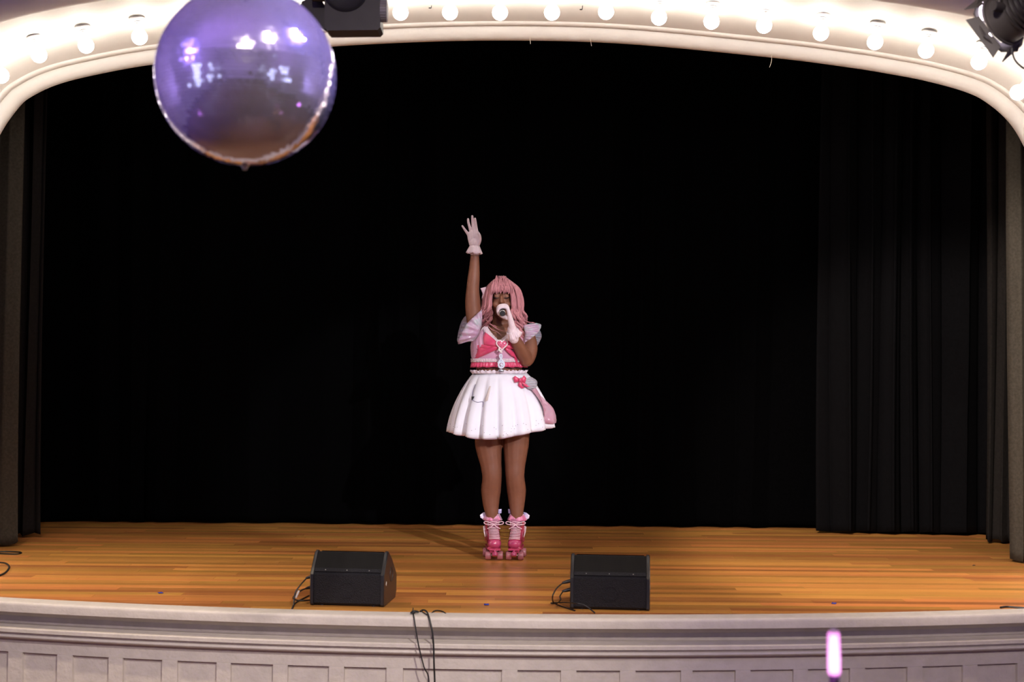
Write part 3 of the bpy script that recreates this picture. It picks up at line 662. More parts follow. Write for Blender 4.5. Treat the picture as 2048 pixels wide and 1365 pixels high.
for sx in (-1, 1):
    MB().box(mid + Vector((sx * (wd / 2 + 0.012), 0.03, hz / 2 + 0.05)), (0.012, 0.05, 0.26)).build('yoke_arm', dark_metal, fx, False)
MB().box(mid + Vector((0, 0.03, hz / 2 + 0.18)), (wd + 0.05, 0.06, 0.02)).build('yoke_bar', dark_metal, fx, False)
MB().tube([mid + Vector((0, 0.03, hz / 2 + 0.17)), Vector((mid.x, mid.y + 0.03, ZC))], 0.016, 12).build('drop_pipe', dark_metal, fx)
fl_ = [W(594, 12, YX), W(600, -4, YX), W(612, -10, YX), W(640, -6, YX), W(655, 20, YX), W(654, 60, YX), W(632, 44, YX), W(612, 26, YX)]
MB().prism(fl_, (0, 0.06, 0), (0, 0.065, 0)).build('barn_door', dark_metal, fx, False)
MB().tube([W(655, 20, YX) + Vector((0, 0.06, 0)), W(662, 24, YX) + Vector((0, 0.06, 0))], 0.012, 8).build('hinge', dark_metal, fx)
MB().lathe([(0, 0.0), (0.10, 0.0), (0.105, 0.05), (0.095, 0.05), (0.09, 0.01), (0, 0.008)], mid + Vector((-0.02, 0.08, 0)), 28, Matrix.Rotation(-PI / 2, 3, 'X')).build('lens', mat('lens_blue', (0.1, 0.12, 0.3), 0.1, emit=(0.3, 0.4, 1.0), emit_s=1.5), fx)
# power cord of the barn door light
o_ = [ob for ob in C.objects if ob.name == 'barn_door_light'][0]
MB().tube(spline([W(2024, 96, YR), W(2025, 106, YR), W(2030, 120, YR), W(2040, 131, YR), W(2052, 137, YR), W(2075, 128, YR), W(2082, 60, YR), W(2070, -60, YR)], 6), 0.0042, 7).build('power_cord', rubber, o_)

# ------------------------------------------------------------------ the performer
YP = 9.36
def Q(px, py, dy=0.0): return W(px, py, YP + dy)
SC = YP / F_PX                                   # metres per pixel
skin = mat('brown_skin', (0.20, 0.080, 0.045), 0.5, noise_amt=0.06, noise_scale=30, spec=0.4)
tights = None
feet = WZ(1008, 1118)
person = empty('person', (feet.x, YP, 0), 'singer in pink wig, white skirt and roller skates, one arm raised', 'person')

B = MB()
def cap(a, b_, ra, rb, seg=14): B.tube([a, b_], [ra, rb], seg, round_ends=True)
def chain(pts, rads, seg=14): B.tube(spline(pts, 4), [r0 + (r1 - r0) * k / 4 for r0, r1 in zip(rads[:-1], rads[1:]) for k in range(4)] + [rads[-1]], seg, round_ends=True)
# legs (viewer left, viewer right)
chain([Q(978, 850, 0.0), Q(977, 890, 0.0), Q(982, 930, -0.01), Q(984, 955, -0.012), Q(982, 982, 0.01), Q(982, 1008, 0.01), Q(984, 1034, 0.0), Q(984, 1056, 0.01)],
      [0.094, 0.089, 0.070, 0.064, 0.066, 0.055, 0.039, 0.037])
chain([Q(1033, 850, 0.0), Q(1032, 890, 0.0), Q(1030, 930, -0.01), Q(1030, 955, -0.012), Q(1033, 982, 0.01), Q(1033.5, 1008, 0.01), Q(1034, 1034, 0.0), Q(1034, 1056, 0.01)],
      [0.092, 0.085, 0.068, 0.062, 0.064, 0.053, 0.038, 0.036])
# pelvis, belly, chest
B.ell(Q(1004, 815, 0.02), (0.185, 0.135, 0.14)); B.ell(Q(1000, 775, 0.01), (0.165, 0.125, 0.13)); B.ell(Q(998, 735, 0.0), (0.155, 0.115, 0.12))
B.ell(Q(998, 700, 0.0), (0.165, 0.115, 0.13)); B.ell(Q(1000, 672, 0.01), (0.165, 0.10, 0.09))
B.ell(Q(978, 694, -0.065), (0.07, 0.055, 0.06)); B.ell(Q(1024, 696, -0.065), (0.07, 0.055, 0.06))
chain([Q(962, 660, 0.01), Q(985, 654, 0.015), Q(1002, 652, 0.02), Q(1030, 656, 0.015), Q(1050, 664, 0.01)], [0.05, 0.055, 0.06, 0.055, 0.05])
# neck, head
chain([Q(1001, 662, 0.02), Q(1002, 645, 0.005), Q(1003, 628, 0.0)], [0.062, 0.055, 0.056])
HX, HY = 1003, 596
B.ell(Q(HX, 590, 0.015), (0.078, 0.098, 0.100), 24, 16)                        # skull
B.ell(Q(HX, 608, -0.030), (0.065, 0.066, 0.085), 24, 16)                       # face
B.ell(Q(HX, 626, -0.040), (0.047, 0.050, 0.045), 20, 12)                       # jaw
B.ell(Q(HX, 636, -0.060), (0.024, 0.024, 0.018), 16, 10)                       # chin
B.tube([Q(HX, 592, -0.092), Q(HX, 600, -0.108), Q(HX, 604, -0.114)], [0.009, 0.011, 0.013], 10, round_ends=True)   # nose
for s_ in (-1, 1):
    B.ell(Q(HX + s_ * 3.4, 604.5, -0.102), (0.010, 0.010, 0.008), 12, 8)
    B.ell(Q(HX + s_ * 11.5, 609, -0.072), (0.024, 0.024, 0.024), 12, 8)         # cheeks
    B.ell(Q(HX + s_ * 9.5, 589, -0.078), (0.026, 0.014, 0.008), 12, 8)          # brow ridge
    B.ell(Q(HX + s_ * 9.5, 594.5, -0.081), (0.0165, 0.014, 0.011), 14, 10)      # closed lids
    B.ell(Q(HX + s_ * 24.5, 600, 0.01), (0.010, 0.018, 0.030), 10, 8)           # ears
# open mouth rim
mp_ = [Q(HX + 7.5 * math.cos(a), 616.5 + 5.5 * math.sin(a), -0.096 + 0.012 * abs(math.cos(a))) for a in [2 * PI * k / 16 for k in range(17)]]
B.tube(mp_, 0.0075, 8)
# raised arm (viewer left): shoulder, elbow, wrist
chain([Q(966, 664, 0.01), Q(952, 648, 0.0), Q(947, 624, -0.01), Q(945.5, 600, -0.02), Q(945.5, 580, -0.03), Q(947, 560, -0.035), Q(949, 532, -0.04), Q(949.5, 512, -0.045), Q(949.5, 496, -0.045)],
      [0.060, 0.056, 0.053, 0.050, 0.043, 0.041, 0.034, 0.028, 0.027])
# bent arm (viewer right)
chain([Q(1046, 668, 0.01), Q(1056, 680, -0.01), Q(1060, 700, -0.04), Q(1056, 718, -0.08), Q(1052, 722, -0.10)], [0.058, 0.055, 0.050, 0.044, 0.040])
chain([Q(1054, 721, -0.09), Q(1046, 708, -0.13), Q(1036, 690, -0.18), Q(1028, 672, -0.225), Q(1025, 664, -0.24)], [0.043, 0.045, 0.040, 0.030, 0.028])
body = remesh(B, 'body', skin, person, 0.006, 5, 0.5)

# face paint and features
lip_m = mat('dark_lip', (0.16, 0.035, 0.04), 0.35); lash_m = mat('black_lash', (0.01, 0.008, 0.01), 0.6); shadow_m = mat('gold_eye_shadow', (0.34, 0.15, 0.09), 0.5)
mouth_m = mat('mouth_inside', (0.03, 0.008, 0.01), 0.6)
MB().tube(mp_, 0.006, 8).build('lips', lip_m, body).location = (0, -0.003, 0)
MB().ell(Q(HX, 616.5, -0.088), (0.022, 0.012, 0.016)).build('mouth', mouth_m, body)
for s_ in (-1, 1):
    lp = [Q(HX + s_ * (9.5 + 5.6 * t), 595.2 + 1.6 * (1 - t * t), -0.097 + 0.014 * t * t) for t in (-1, -0.5, 0, 0.5, 1, 1.35)]
    mb = MB().tube(spline(lp, 3), [0.0018] * 4 + [0.003] * 8 + [0.0022] * 3 + [0.001], 6)
    for t in (-0.6, -0.2, 0.2, 0.6, 1.0):
        p0 = Q(HX + s_ * (9.5 + 5.6 * t), 595.2 + 1.6 * (1 - t * t), -0.098 + 0.014 * t * t)
        mb.tube([p0, p0 + Vector((s_ * 0.003 * t, -0.008, -0.005))], [0.0014, 0.0004], 5)
    mb.build('eyelashes', lash_m, body)
    MB().ell(Q(HX + s_ * 9.5, 592.6, -0.0825), (0.017, 0.0135, 0.009), 16, 10).build('eyelid', shadow_m, body)
    eb = [Q(HX + s_ * (9.5 + 7 * t), 586.5 - 1.4 * (1 - t * t) + (t < 0) * 0.6, -0.093 + 0.016 * t * t) for t in (-1, -0.4, 0.2, 0.7, 1.1)]
    MB().tube(spline(eb, 3), [0.0028] * 9 + [0.002, 0.0015, 0.0012, 0.0008], 6).build('eyebrow', lash_m, body)

# ---- wig
hair = mat('dusty_pink_hair', (0.46, 0.185, 0.205), 0.5, noise_amt=0.25, noise_scale=40, stretch=(4, 4, 0.5), spec=0.35, sheen=0.2)
H = MB(); rh = random.Random(21)
H.ell(Q(1003, 590, 0.045), (0.098, 0.105, 0.112), 24, 16)
H.ell(Q(1003, 632, 0.085), (0.105, 0.055, 0.16), 20, 12)
def bundle(sp, rr, k_):
    m_ = len(sp)
    for j in range(k_):
        a0 = 2 * PI * j / k_ + rh.uniform(0, 1); tw = rh.uniform(-1.5, 1.5); pts = []
        for i, q in enumerate(sp):
            t = i / (m_ - 1); an = a0 + tw * t; r_ = rr[i] * 0.62 * (1 + 0.5 * t * rh.random())
            pts.append(q + Vector((math.cos(an) * r_, math.sin(an) * r_, 0)))
        H.tube(pts, [x * 0.52 for x in rr], 6)
def lock(pts, r0, r1, r2, flat=0.75, seg=7, n=5):
    sp = spline(pts, n); m_ = len(sp); rr = []
    for i in range(m_):
        t = i / (m_ - 1); rr.append(r0 + (r1 - r0) * t * 2 if t < 0.5 else r1 + (r2 - r1) * (t - 0.5) * 2)
    bundle(sp, rr, 4)
# fringe
for i in range(22):
    u = i / 21; x1 = 983 + 41 * u + rh.uniform(-1, 1); xt = 1003 + (u - 0.5) * 22 + rh.uniform(-1.5, 1.5)
    yb = 585.5 + 3.5 * abs(u - 0.5) * 2 + rh.uniform(-2.5, 2)
    xm = (x1 * 0.62 + xt * 0.38) + rh.uniform(-2, 2)
    lock([Q(xt * 0.5 + 501.5, 557 + rh.uniform(-1, 1), 0.02), Q(xt, 556 + abs(u - 0.5) * 5, -0.045), Q(xm, 568, -0.095), Q(x1, 579, -0.112), Q(x1 + rh.uniform(-1.5, 1.5), yb, -0.108)], 0.006, 0.0095, 0.002)
# loose loops on the crown
for i in range(9):
    x0 = 992 + rh.uniform(0, 24); x1 = x0 + rh.uniform(-9, 9)
    lock([Q(x0, 562, -0.07), Q((x0 + x1) / 2 + rh.uniform(-3, 3), 551.5 + rh.uniform(0, 2), -0.05), Q(x1, 558, -0.085), Q(x1 + rh.uniform(-4, 4), 572, -0.112)], 0.002, 0.0042, 0.002, 1.0)
# sides: from the parting over the temples, then ringlets
def side_lock(s_, xo, dy, yend, curl, ph, rad):
    xs = lambda x: 1003 + s_ * x
    pts = [Q(xs(3), 557, dy * 0.3), Q(xs(14), 561, dy * 0.6 - 0.02), Q(xs(xo * 0.80), 577, dy), Q(xs(xo * 0.97), 596, dy)]
    y0 = 610; N_ = int((yend - y0) / 4.5); 
    for k in range(N_ + 1):
        t = k / max(N_, 1); yy = y0 + (yend - y0) * t; am = curl * 1.35 * min(1, t * 2.0); an = ph + t * (yend - y0) / 5.0
        pts.append(Q(xs(xo + am * math.cos(an)) + s_ * 2.5 * t, yy, dy + am * SC * math.sin(an)))
    m_ = len(pts) - 1
    sp = spline(pts, 4); L_ = len(sp); rr = [rad * (0.6 + 0.4 * min(1, i / L_ * 3)) * (1 - 0.75 * max(0, (i / L_ - 0.72) / 0.28)) for i in range(L_)]
    bundle(sp, rr, 6)
for (xo, dy, ye, cu, ph, rd) in [(22.5, -0.085, 640, 2.5, 0, 0.011), (25, -0.07, 648, 3.4, 1.0, 0.012), (28, -0.055, 652, 4.2, 2.2, 0.013), (31.5, -0.04, 655, 4.5, 3.0, 0.013), (34.5, -0.02, 656, 4.6, 4.1, 0.013),
                                 (36, 0.01, 650, 4.0, 5.0, 0.013), (37, 0.04, 652, 4.0, 0.7, 0.013), (30, -0.065, 662, 4.4, 5.4, 0.011), (24, -0.095, 655, 3.4, 4.0, 0.010)]:
    side_lock(-1, xo, dy, ye, cu, ph, rd)
for (xo, dy, ye, cu, ph, rd) in [(22.5, -0.085, 640, 2.4, 0, 0.011), (25.5, -0.075, 660, 3.4, 1.4, 0.012), (29, -0.06, 682, 4.5, 2.4, 0.013), (33, -0.045, 690, 5.0, 3.4, 0.0135), (36.5, -0.03, 684, 5.0, 4.4, 0.0135),
                                 (39, -0.005, 672, 4.8, 5.2, 0.013), (40, 0.03, 664, 4.6, 0.5, 0.013), (34, -0.075, 696, 4.2, 5.6, 0.011), (42, -0.035, 662, 4.4, 1.9, 0.011), (38, -0.06, 700, 4.0, 0.4, 0.010)]:
    side_lock(1, xo, dy, ye, cu, ph, rd)
# stray strands over the collar bone and outward curls
lock([Q(976, 645, -0.09), Q(988, 654, -0.125), Q(998, 660, -0.135), Q(1010, 663, -0.135), Q(1016, 661, -0.13)], 0.004, 0.0035, 0.0015, 1.0)
lock([Q(974, 650, -0.09), Q(984, 660, -0.12), Q(994, 664, -0.13), Q(1003, 672, -0.135)], 0.004, 0.003, 0.001, 1.0)
lock([Q(972, 640, -0.09), Q(982, 650, -0.115), Q(990, 652, -0.125), Q(993, 658, -0.125)], 0.005, 0.004, 0.0015, 1.0)
lock([Q(1046, 630, -0.02), Q(1052, 638, -0.03), Q(1055, 633, -0.03), Q(1052, 630, -0.03)], 0.005, 0.004, 0.0015, 1.0)
lock([Q(1046, 640, -0.02), Q(1058, 645, -0.03), Q(1068, 646, -0.03), Q(1074, 652, -0.02)], 0.006, 0.005, 0.002, 1.0)
lock([Q(1064, 690, 0.03), Q(1070, 697, 0.02), Q(1068, 704, 0.02), Q(1072, 710, 0.02)], 0.004, 0.003, 0.001, 1.0)
wig = H.build('wig', hair, person, True, angle=180)
lace = mat('pale_pink_lace', (0.72, 0.52, 0.58), 0.7, noise_amt=0.15, noise_scale=250, bump=0.6, bump_scale=300)
for s_, pl in ((-1, [(961, 577), (972, 574), (974, 596), (968, 604), (963, 598), (965, 588)]), (1, [(1034, 580), (1040, 581), (1042, 596), (1041, 604), (1035, 602), (1033, 590)])):
    MB().pillow([Q(a, c, -0.01) for a, c in pl], 0.016).build('hair_bow', lace, wig)

# ---- gloves
glove_m = mat('white_glove_fabric', (0.80, 0.66, 0.70), 0.7, noise_amt=0.05, noise_scale=80, bump=0.15, bump_scale=150)
G = MB(); B_ = B
def gch(G, pts, rads): G.tube(spline(pts, 4), [r0 + (r1 - r0) * k / 4 for r0, r1 in zip(rads[:-1], rads[1:]) for k in range(4)] + [rads[-1]], 12, round_ends=True)
g0 = -0.05
gch(G, [Q(949.5, 506, g0 + 0.005), Q(949.5, 494, g0 + 0.005), Q(948.5, 486, g0)], [0.031, 0.031, 0.032])
for (x0, y0, x1, y1) in ((943, 489, 938, 468), (946, 489, 943, 464), (950, 489, 948.5, 463), (954, 489, 954, 465)):
    gch(G, [Q(x0, y0, g0), Q((x0 + x1) / 2, (y0 + y1) / 2, g0 - 0.002), Q(x1, y1, g0 - 0.002)], [0.016, 0.0165, 0.013])
gch(G, [Q(937.5, 470, g0), Q(932.5, 463.5, g0 - 0.004), Q(928.5, 458, g0 - 0.010), Q(924.8, 452.5, g0 - 0.016)], [0.0115, 0.0088, 0.0078, 0.0066])
gch(G, [Q(942.5, 465, g0), Q(939.5, 455, g0 - 0.004), Q(937, 446, g0 - 0.008), Q(936, 438.5, g0 - 0.014)], [0.012, 0.0094, 0.0084, 0.0070])
gch(G, [Q(948, 464, g0), Q(946, 452, g0 - 0.004), Q(945, 441, g0 - 0.008), Q(944.5, 432.5, g0 - 0.014)], [0.012, 0.0096, 0.0086, 0.0072])
gch(G, [Q(953.5, 465, g0), Q(952.3, 455, g0 - 0.004), Q(951, 445, g0 - 0.010), Q(950, 437.5, g0 - 0.018)], [0.012, 0.0094, 0.0084, 0.0070])
gch(G, [Q(955, 489, g0 - 0.008), Q(959, 481, g0 - 0.018), Q(959.5, 473, g0 - 0.026), Q(957, 466.5, g0 - 0.032)], [0.017, 0.013, 0.0098, 0.008])
gl1 = remesh(G, 'glove', glove_m, person, 0.0026, 3, 0.5)
def frill(cen, r0, r1, ax, n, amp, h, waves, ph=0.0, rows=4):
    """ruffled cuff ring round axis ax"""
    ax = Vector(ax).normalized(); q = Vector((0, 0, 1)).rotation_difference(ax).to_matrix(); out = []
    for j in range(rows):
        t = j / (rows - 1); rw = []
        for k in range(n):
            a = 2 * PI * k / n; wv = math.sin(waves * a + ph) * amp * t + 0.5 * math.sin(waves * 2.3 * a + 1 + ph) * amp * t
            r_ = r0 + (r1 - r0) * t + wv
            rw.append(Vector(cen) + q @ Vector((r_ * math.cos(a), r_ * math.sin(a), -h * t + wv * 0.6)))
        out.append(rw)
    return MB().grid(out, True)
def cloth(mb, name, m, parent, th=0.0016):
    o = mb.build(name, m, parent, True, angle=180); md = o.modifiers.new('t', 'SOLIDIFY'); md.thickness = th; return o
cloth(frill(Q(949.5, 491, g0 + 0.005), 0.031, 0.050, (0.05, 0, 1), 60, 0.006, 0.055, 6), 'cuff_ruffle', glove_m, gl1)
MB().tube([Q(949.5 + 9.6 * math.cos(a), 512.5 + 1.0 * math.sin(a) , -0.045 + 0.0305 * math.sin(a)) for a in [2 * PI * k / 24 for k in range(25)]], 0.0013, 5).build('bracelet', steel, person)
# microphone hand
MC = Vector((1004, 622)); mic0 = Q(1003, 617, -0.150); mic1 = Q(1005, 627.5, -0.350); max_ = (mic1 - mic0).normalized()
def mp2(t, ang, r_):
    c_ = mic0 + (mic1 - mic0) * t; sx = Vector((1, 0, 0)); sx = (sx - max_ * sx.dot(max_)).normalized(); sz = max_.cross(sx); sz = sz if sz.z > 0 else -sz
    return c_ + sx * (math.cos(ang) * r_) + sz * (math.sin(ang) * r_)
G = MB()
for t, rs in ((0.30, 0.0098), (0.44, 0.0102), (0.58, 0.0102), (0.71, 0.0094)):
    gch(G, [mp2(t, R(-20), 0.046), mp2(t, R(35), 0.040), mp2(t, R(85), 0.031), mp2(t, R(140), 0.029), mp2(t, R(195), 0.027), mp2(t, R(232), 0.0255)], [0.013, 0.0118, rs, rs, rs * 0.95, rs * 0.8])
gch(G, [mp2(0.62, R(-50), 0.05), mp2(0.55, R(-80), 0.034), mp2(0.45, R(-125), 0.028), mp2(0.42, R(-160), 0.027)], [0.018, 0.0135, 0.0110, 0.009])
wr = Q(1026, 668, -0.235)
for t in (0.32, 0.45, 0.58, 0.69):
    gch(G, [wr, (wr + mp2(t, R(-28), 0.050)) / 2 + Vector((0.004, 0, 0)), mp2(t, R(-20), 0.047)], [0.024, 0.021, 0.0145])
gch(G, [wr + Vector((0.006, 0.006, -0.03)), wr, wr + Vector((-0.006, -0.003, 0.03))], [0.034, 0.033, 0.031])
gl2 = remesh(G, 'glove', glove_m, person, 0.0026, 3, 0.5)
axw = (Q(1020, 655, -0.24) - Q(1032, 682, -0.20)).normalized()
cloth(frill(Q(1023, 661, -0.238), 0.033, 0.050, axw, 60, 0.007, 0.050, 6, 1.0), 'cuff_ruffle', glove_m, gl2)
mic = MB(); qm = Vector((0, 0, 1)).rotation_difference(max_).to_matrix(); ml = (mic1 - mic0).length
e_mic = empty('microphone', mic1, "black handheld microphone gripped in the singer's gloved hand", 'microphone')
MB().lathe([(0.013, 0.03), (0.0165, 0.05), (0.0185, ml * 0.55), (0.0185, ml - 0.016)], mic0, 20, qm).build('handle', black_plastic, e_mic)
MB().lathe([(0.0185, ml - 0.018), (0.0205, ml - 0.016), (0.0205, ml - 0.006), (0.0185, ml - 0.004)], mic0, 20, qm).build('collar_ring', steel, e_mic)
MB().lathe([(0.0185, ml - 0.006), (0.0175, ml), (0.0155, ml + 0.003), (0, ml + 0.0035)], mic0, 20, qm).build('end_cap', black_plastic, e_mic)
MB().ell(mic0 + max_ * 0.012, (0.025, 0.025, 0.025), 18, 12).build('grille_head', mat('mic_grille', (0.12, 0.12, 0.13), 0.4, 0.8, bump=1.0, bump_scale=500), e_mic)

# ---- crop top
lilac = mat('lilac_satin', (0.66, 0.36, 0.52), 0.38, noise_amt=0.06, noise_scale=12, sheen=0.3)
hot = mat('hot_pink_satin', (0.66, 0.055, 0.15), 0.38, noise_amt=0.10, noise_scale=18, sheen=0.2)
white_lace = mat('white_lace', (0.82, 0.68, 0.74), 0.7, noise_amt=0.12, noise_scale=200, bump=0.7, bump_scale=250)
def torso(px_y, a, extra=0.0):
    """point on the torso shell: a=0 front, +90deg viewer right"""
    tab = [(640, 1001, 30, 0.075), (655, 1000, 44, 0.105), (668, 1000, 50, 0.125), (682, 998, 53.5, 0.150), (695, 997, 54.5, 0.158), (710, 997, 53.5, 0.148), (725, 997.5, 51.5, 0.136), (738, 998, 50.5, 0.130), (750, 998, 51, 0.132)]
    for i in range(len(tab) - 1):
        if px_y <= tab[i + 1][0] or i == len(tab) - 2:
            t = (px_y - tab[i][0]) / (tab[i + 1][0] - tab[i][0]); t = max(0, t); break
    c0, h0, d0 = [tab[i][k] + (tab[i + 1][k] - tab[i][k]) * t for k in (1, 2, 3)]
    ca, sa = math.cos(a), math.sin(a)
    dep = d0 if ca > 0 else d0 * 0.85
    sg = lambda v, p_: math.copysign(abs(v) ** p_, v)
    return Q(c0 + (h0 + extra / SC) * sg(sa, 0.85), px_y, -(dep + extra) * sg(ca, 0.85) + 0.005)
def top_edge(a):
    d = math.degrees(abs(a))
    if d < 38: return 689 - (689 - 652) * (d / 38) ** 0.9
    if d < 75: return 652 + (672 - 652) * ((d - 38) / 37)
    if d < 110: return 672
    return 672 - 22 * (d - 110) / 70
nA = 96; rows = []
for j in range(13):
    t = j / 12; rows.append([torso(724 + (top_edge(-PI + 2 * PI * k / nA) - 724) * t, -PI + 2 * PI * k / nA, 0.006) for k in range(nA)])
top = cloth(MB().grid(rows, True), 'crop_top', lilac, person, 0.003)
# lace along the V neck, lace and ruffle at the hem
for sg in (-1, 1):
    rws = []
    for k in range(30):
        a = sg * R(0.5 + 44 * k / 29); ye = top_edge(a); wv = 1.3 * math.sin(k * 2.1)
        rws.append([torso(ye - 3 + wv * 0.3, a - sg * R(4), 0.010), torso(ye + 1, a, 0.014), torso(ye + 7 + wv, a + sg * R(3 + wv), 0.012)])
    cloth(MB().grid(rws), 'neckline_lace', white_lace, top)
def hem_band(y0, y1, ex0, ex1, waves, amp, name, m, par, n=240):
    rr = []
    for j in range(4):
        t = j / 3; rr.append([torso(y0 + (y1 - y0) * t + amp * 120 * t * math.sin(waves * 2 * PI * k / n * 0.37), -PI + 2 * PI * k / n, ex0 + (ex1 - ex0) * t + amp * math.sin(waves * 2 * PI * k / n + math.sin(k * 0.31)) * (0.3 + 0.7 * t)) for k in range(n)])
    return cloth(MB().grid(rr, True), name, m, par)
hem_band(717.5, 725, 0.011, 0.013, 60, 0.002, 'hem_lace', white_lace, top)
hem_band(723.5, 735, 0.008, 0.018, 44, 0.005, 'hem_ruffle', hot, top)
# chest bow
def TQ(px, py, ex): # point on front of torso at pixel x
    c0 = 998; h0 = 54.0; s_ = max(-0.97, min(0.97, (px - c0) / h0)); a = math.asin(math.copysign(abs(s_) ** (1 / 0.85), s_)); p_ = torso(py, a, ex); return Q(px, py, p_.y - YP)
def bow_piece(pl, name, ex=0.020, th=0.016, par=None, m=None):
    pts = []
    for i in range(len(pl)):
        a, c = pl[i], pl[(i + 1) % len(pl)]
        for k in range(4): pts.append(TQ(a[0] + (c[0] - a[0]) * k / 4, a[1] + (c[1] - a[1]) * k / 4, ex))
    return MB().pillow(pts, th).build(name, m or hot, par or top, True, angle=60)
bow = bow_piece([(998, 686), (1008, 686), (1009, 699), (997, 699)], 'chest_bow', 0.022, 0.014)
bow_piece([(998, 688), (985, 676), (970, 664), (966, 676), (966, 690), (975, 692), (990, 694), (998, 694)], 'bow_loop', 0.022, 0.020, bow)
bow_piece([(998, 692), (984, 692), (966, 688), (952, 692), (955, 702), (952, 714), (962, 714), (980, 706), (993, 700), (998, 696)], 'bow_loop', 0.018, 0.020, bow)
bow_piece([(958, 700), (966, 704), (958, 716), (944, 720), (950, 712)], 'bow_tail', 0.016, 0.008, bow)
bow_piece([(1008, 688), (1018, 680), (1032, 676), (1040, 690), (1034, 700), (1018, 698), (1008, 695)], 'bow_loop', 0.022, 0.020, bow)
bow_piece([(1008, 694), (1020, 698), (1030, 706), (1036, 722), (1030, 716), (1022, 712), (1012, 702)], 'bow_loop', 0.018, 0.016, bow)
bow_piece([(1026, 706), (1033, 712), (1038, 734), (1033, 730), (1028, 716)], 'bow_tail', 0.014, 0.006, bow)
# heart brooch, clasp and clef charm
jewel = mat('pink_jewel', (0.75, 0.16, 0.28), 0.12, noise_amt=0.3, noise_scale=160, spec=0.8); pearl = mat('white_pearl', (0.85, 0.78, 0.78), 0.2); clef_m = mat('pale_blue_enamel', (0.72, 0.80, 0.92), 0.25)
def heart(cx_, cy_, s_, n=40):
    out = []
    for k in range(n):
        a = 2 * PI * k / n; x_ = 16 * math.sin(a) ** 3; y_ = 13 * math.cos(a) - 5 * math.cos(2 * a) - 2 * math.cos(3 * a) - math.cos(4 * a); out.append((cx_ + x_ * s_, cy_ - y_ * s_))
    return out
yb_ = torso(692, 0, 0).y - 0.040 - YP
br = MB().pillow([Q(a, c, yb_) for a, c in heart(1004, 689.5, 0.66)], 0.014).build('heart_brooch', jewel, top)
MB().tube([Q(a, c, yb_ - 0.003) for a, c in heart(1004, 689.5, 0.70) + heart(1004, 689.5, 0.70)[:1]], 0.0042, 7).build('pearl_rim', pearl, br)
for k in range(7):
    MB().ell(Q(1004 + rh.uniform(-6, 6), 688 + rh.uniform(-4, 4), yb_ - 0.013), (0.006, 0.004, 0.006), 8, 6).build('gem', jewel, br, False)
for (a, c, r_) in ((998.5, 697, 0.007), (998, 700.5, 0.008), (1001, 703, 0.009), (1003, 705, 0.006)): MB().ell(Q(a, c, yb_ - 0.010), (r_, r_, r_), 10, 8).build('pearl', pearl, br)
cl = [(1000.5, 729), (1004, 731.5), (1006.5, 728), (1004, 725), (1000, 725.5), (997, 729.5), (999, 735), (1004, 736), (1008, 732), (1008, 726), (1003, 720), (999.5, 714.5), (1000, 710.5), (1003, 710.5), (1003.5, 715), (1000, 721), (996, 727)]
ch_ = MB().tube(spline([Q(a, c, yb_ + 0.002) for a, c in cl], 5), 0.0058, 8).build('clef_charm', clef_m, top)
MB().tube(spline([Q(1003, 708, yb_), Q(1002.5, 722, yb_ + 0.004), Q(1002, 738, yb_ + 0.006), Q(1000.5, 742, yb_ + 0.006)], 5), 0.0036, 8).build('clef_stem', clef_m, ch_)
MB().pillow([Q(a, c, yb_ + 0.008) for a, c in [(997, 739), (1007, 739), (1008, 745), (998, 745)]], 0.008).build('clef_clasp', mat('silver_clasp', (0.4, 0.42, 0.5), 0.25, 0.8), ch_)
# iridescent flutter sleeves
def irid(name, c1, c2, c3, alpha):
    m = bpy.data.materials.new(name); m.use_nodes = True; nt = m.node_tree; N = nt.nodes; L = nt.links; b = N['Principled BSDF']
    tc = N.new('ShaderNodeTexCoord'); nz = N.new('ShaderNodeTexNoise'); nz.inputs['Scale'].default_value = 13; nz.inputs['Detail'].default_value = 3; nz.inputs['Distortion'].default_value = 1.2
    L.new(tc.outputs['Object'], nz.inputs['Vector']); cr = N.new('ShaderNodeValToRGB'); e0, e1 = cr.color_ramp.elements
    e0.position = 0.40; e0.color = (*c1, 1); e1.position = 0.74; e1.color = (*c3, 1); em = cr.color_ramp.elements.new(0.54); em.color = (*c2, 1)
    L.new(nz.outputs['Fac'], cr.inputs[0]); L.new(cr.outputs[0], b.inputs['Base Color'])
    b.inputs['Roughness'].default_value = 0.22; b.inputs['Alpha'].default_value = alpha; b.inputs['Specular IOR Level'].default_value = 0.9
    b.inputs['Sheen Weight'].default_value = 0.3
    return m
ir_pink = irid('iridescent_film', (0.62, 0.40, 0.56), (0.66, 0.52, 0.66), (0.46, 0.72, 0.66), 0.75)
ir_dark = irid('sheer_organza', (0.42, 0.34, 0.46), (0.48, 0.40, 0.52), (0.36, 0.44, 0.52), 0.5)
def ruled(inner_, outer_, name, m, par, n=28, folds=7, amp=0.010, bulge=0.02):
    def res(pl, n):
        sp = spline(pl, 8); L_ = [0]
        for i in range(1, len(sp)): L_.append(L_[-1] + (sp[i] - sp[i - 1]).length)
        out = []; j = 0
        for k in range(n + 1):
            t = L_[-1] * k / n
            while j < len(L_) - 2 and L_[j + 1] < t: j += 1
            f = (t - L_[j]) / max(L_[j + 1] - L_[j], 1e-9); out.append(sp[j].lerp(sp[j + 1], min(max(f, 0), 1)))
        return out
    I = res(inner_, n * 3); O = res(outer_, n * 3); rws = []
    for j in range(7):
        t = j / 6; rws.append([I[k].lerp(O[k], t) + Vector((0, -bulge * math.sin(PI * t) + amp * t * math.sin(2 * PI * folds * k / (n * 3)), 0)) for k in range(n * 3 + 1)])
    return cloth(MB().grid(rws), name, m, par, 0.0012)
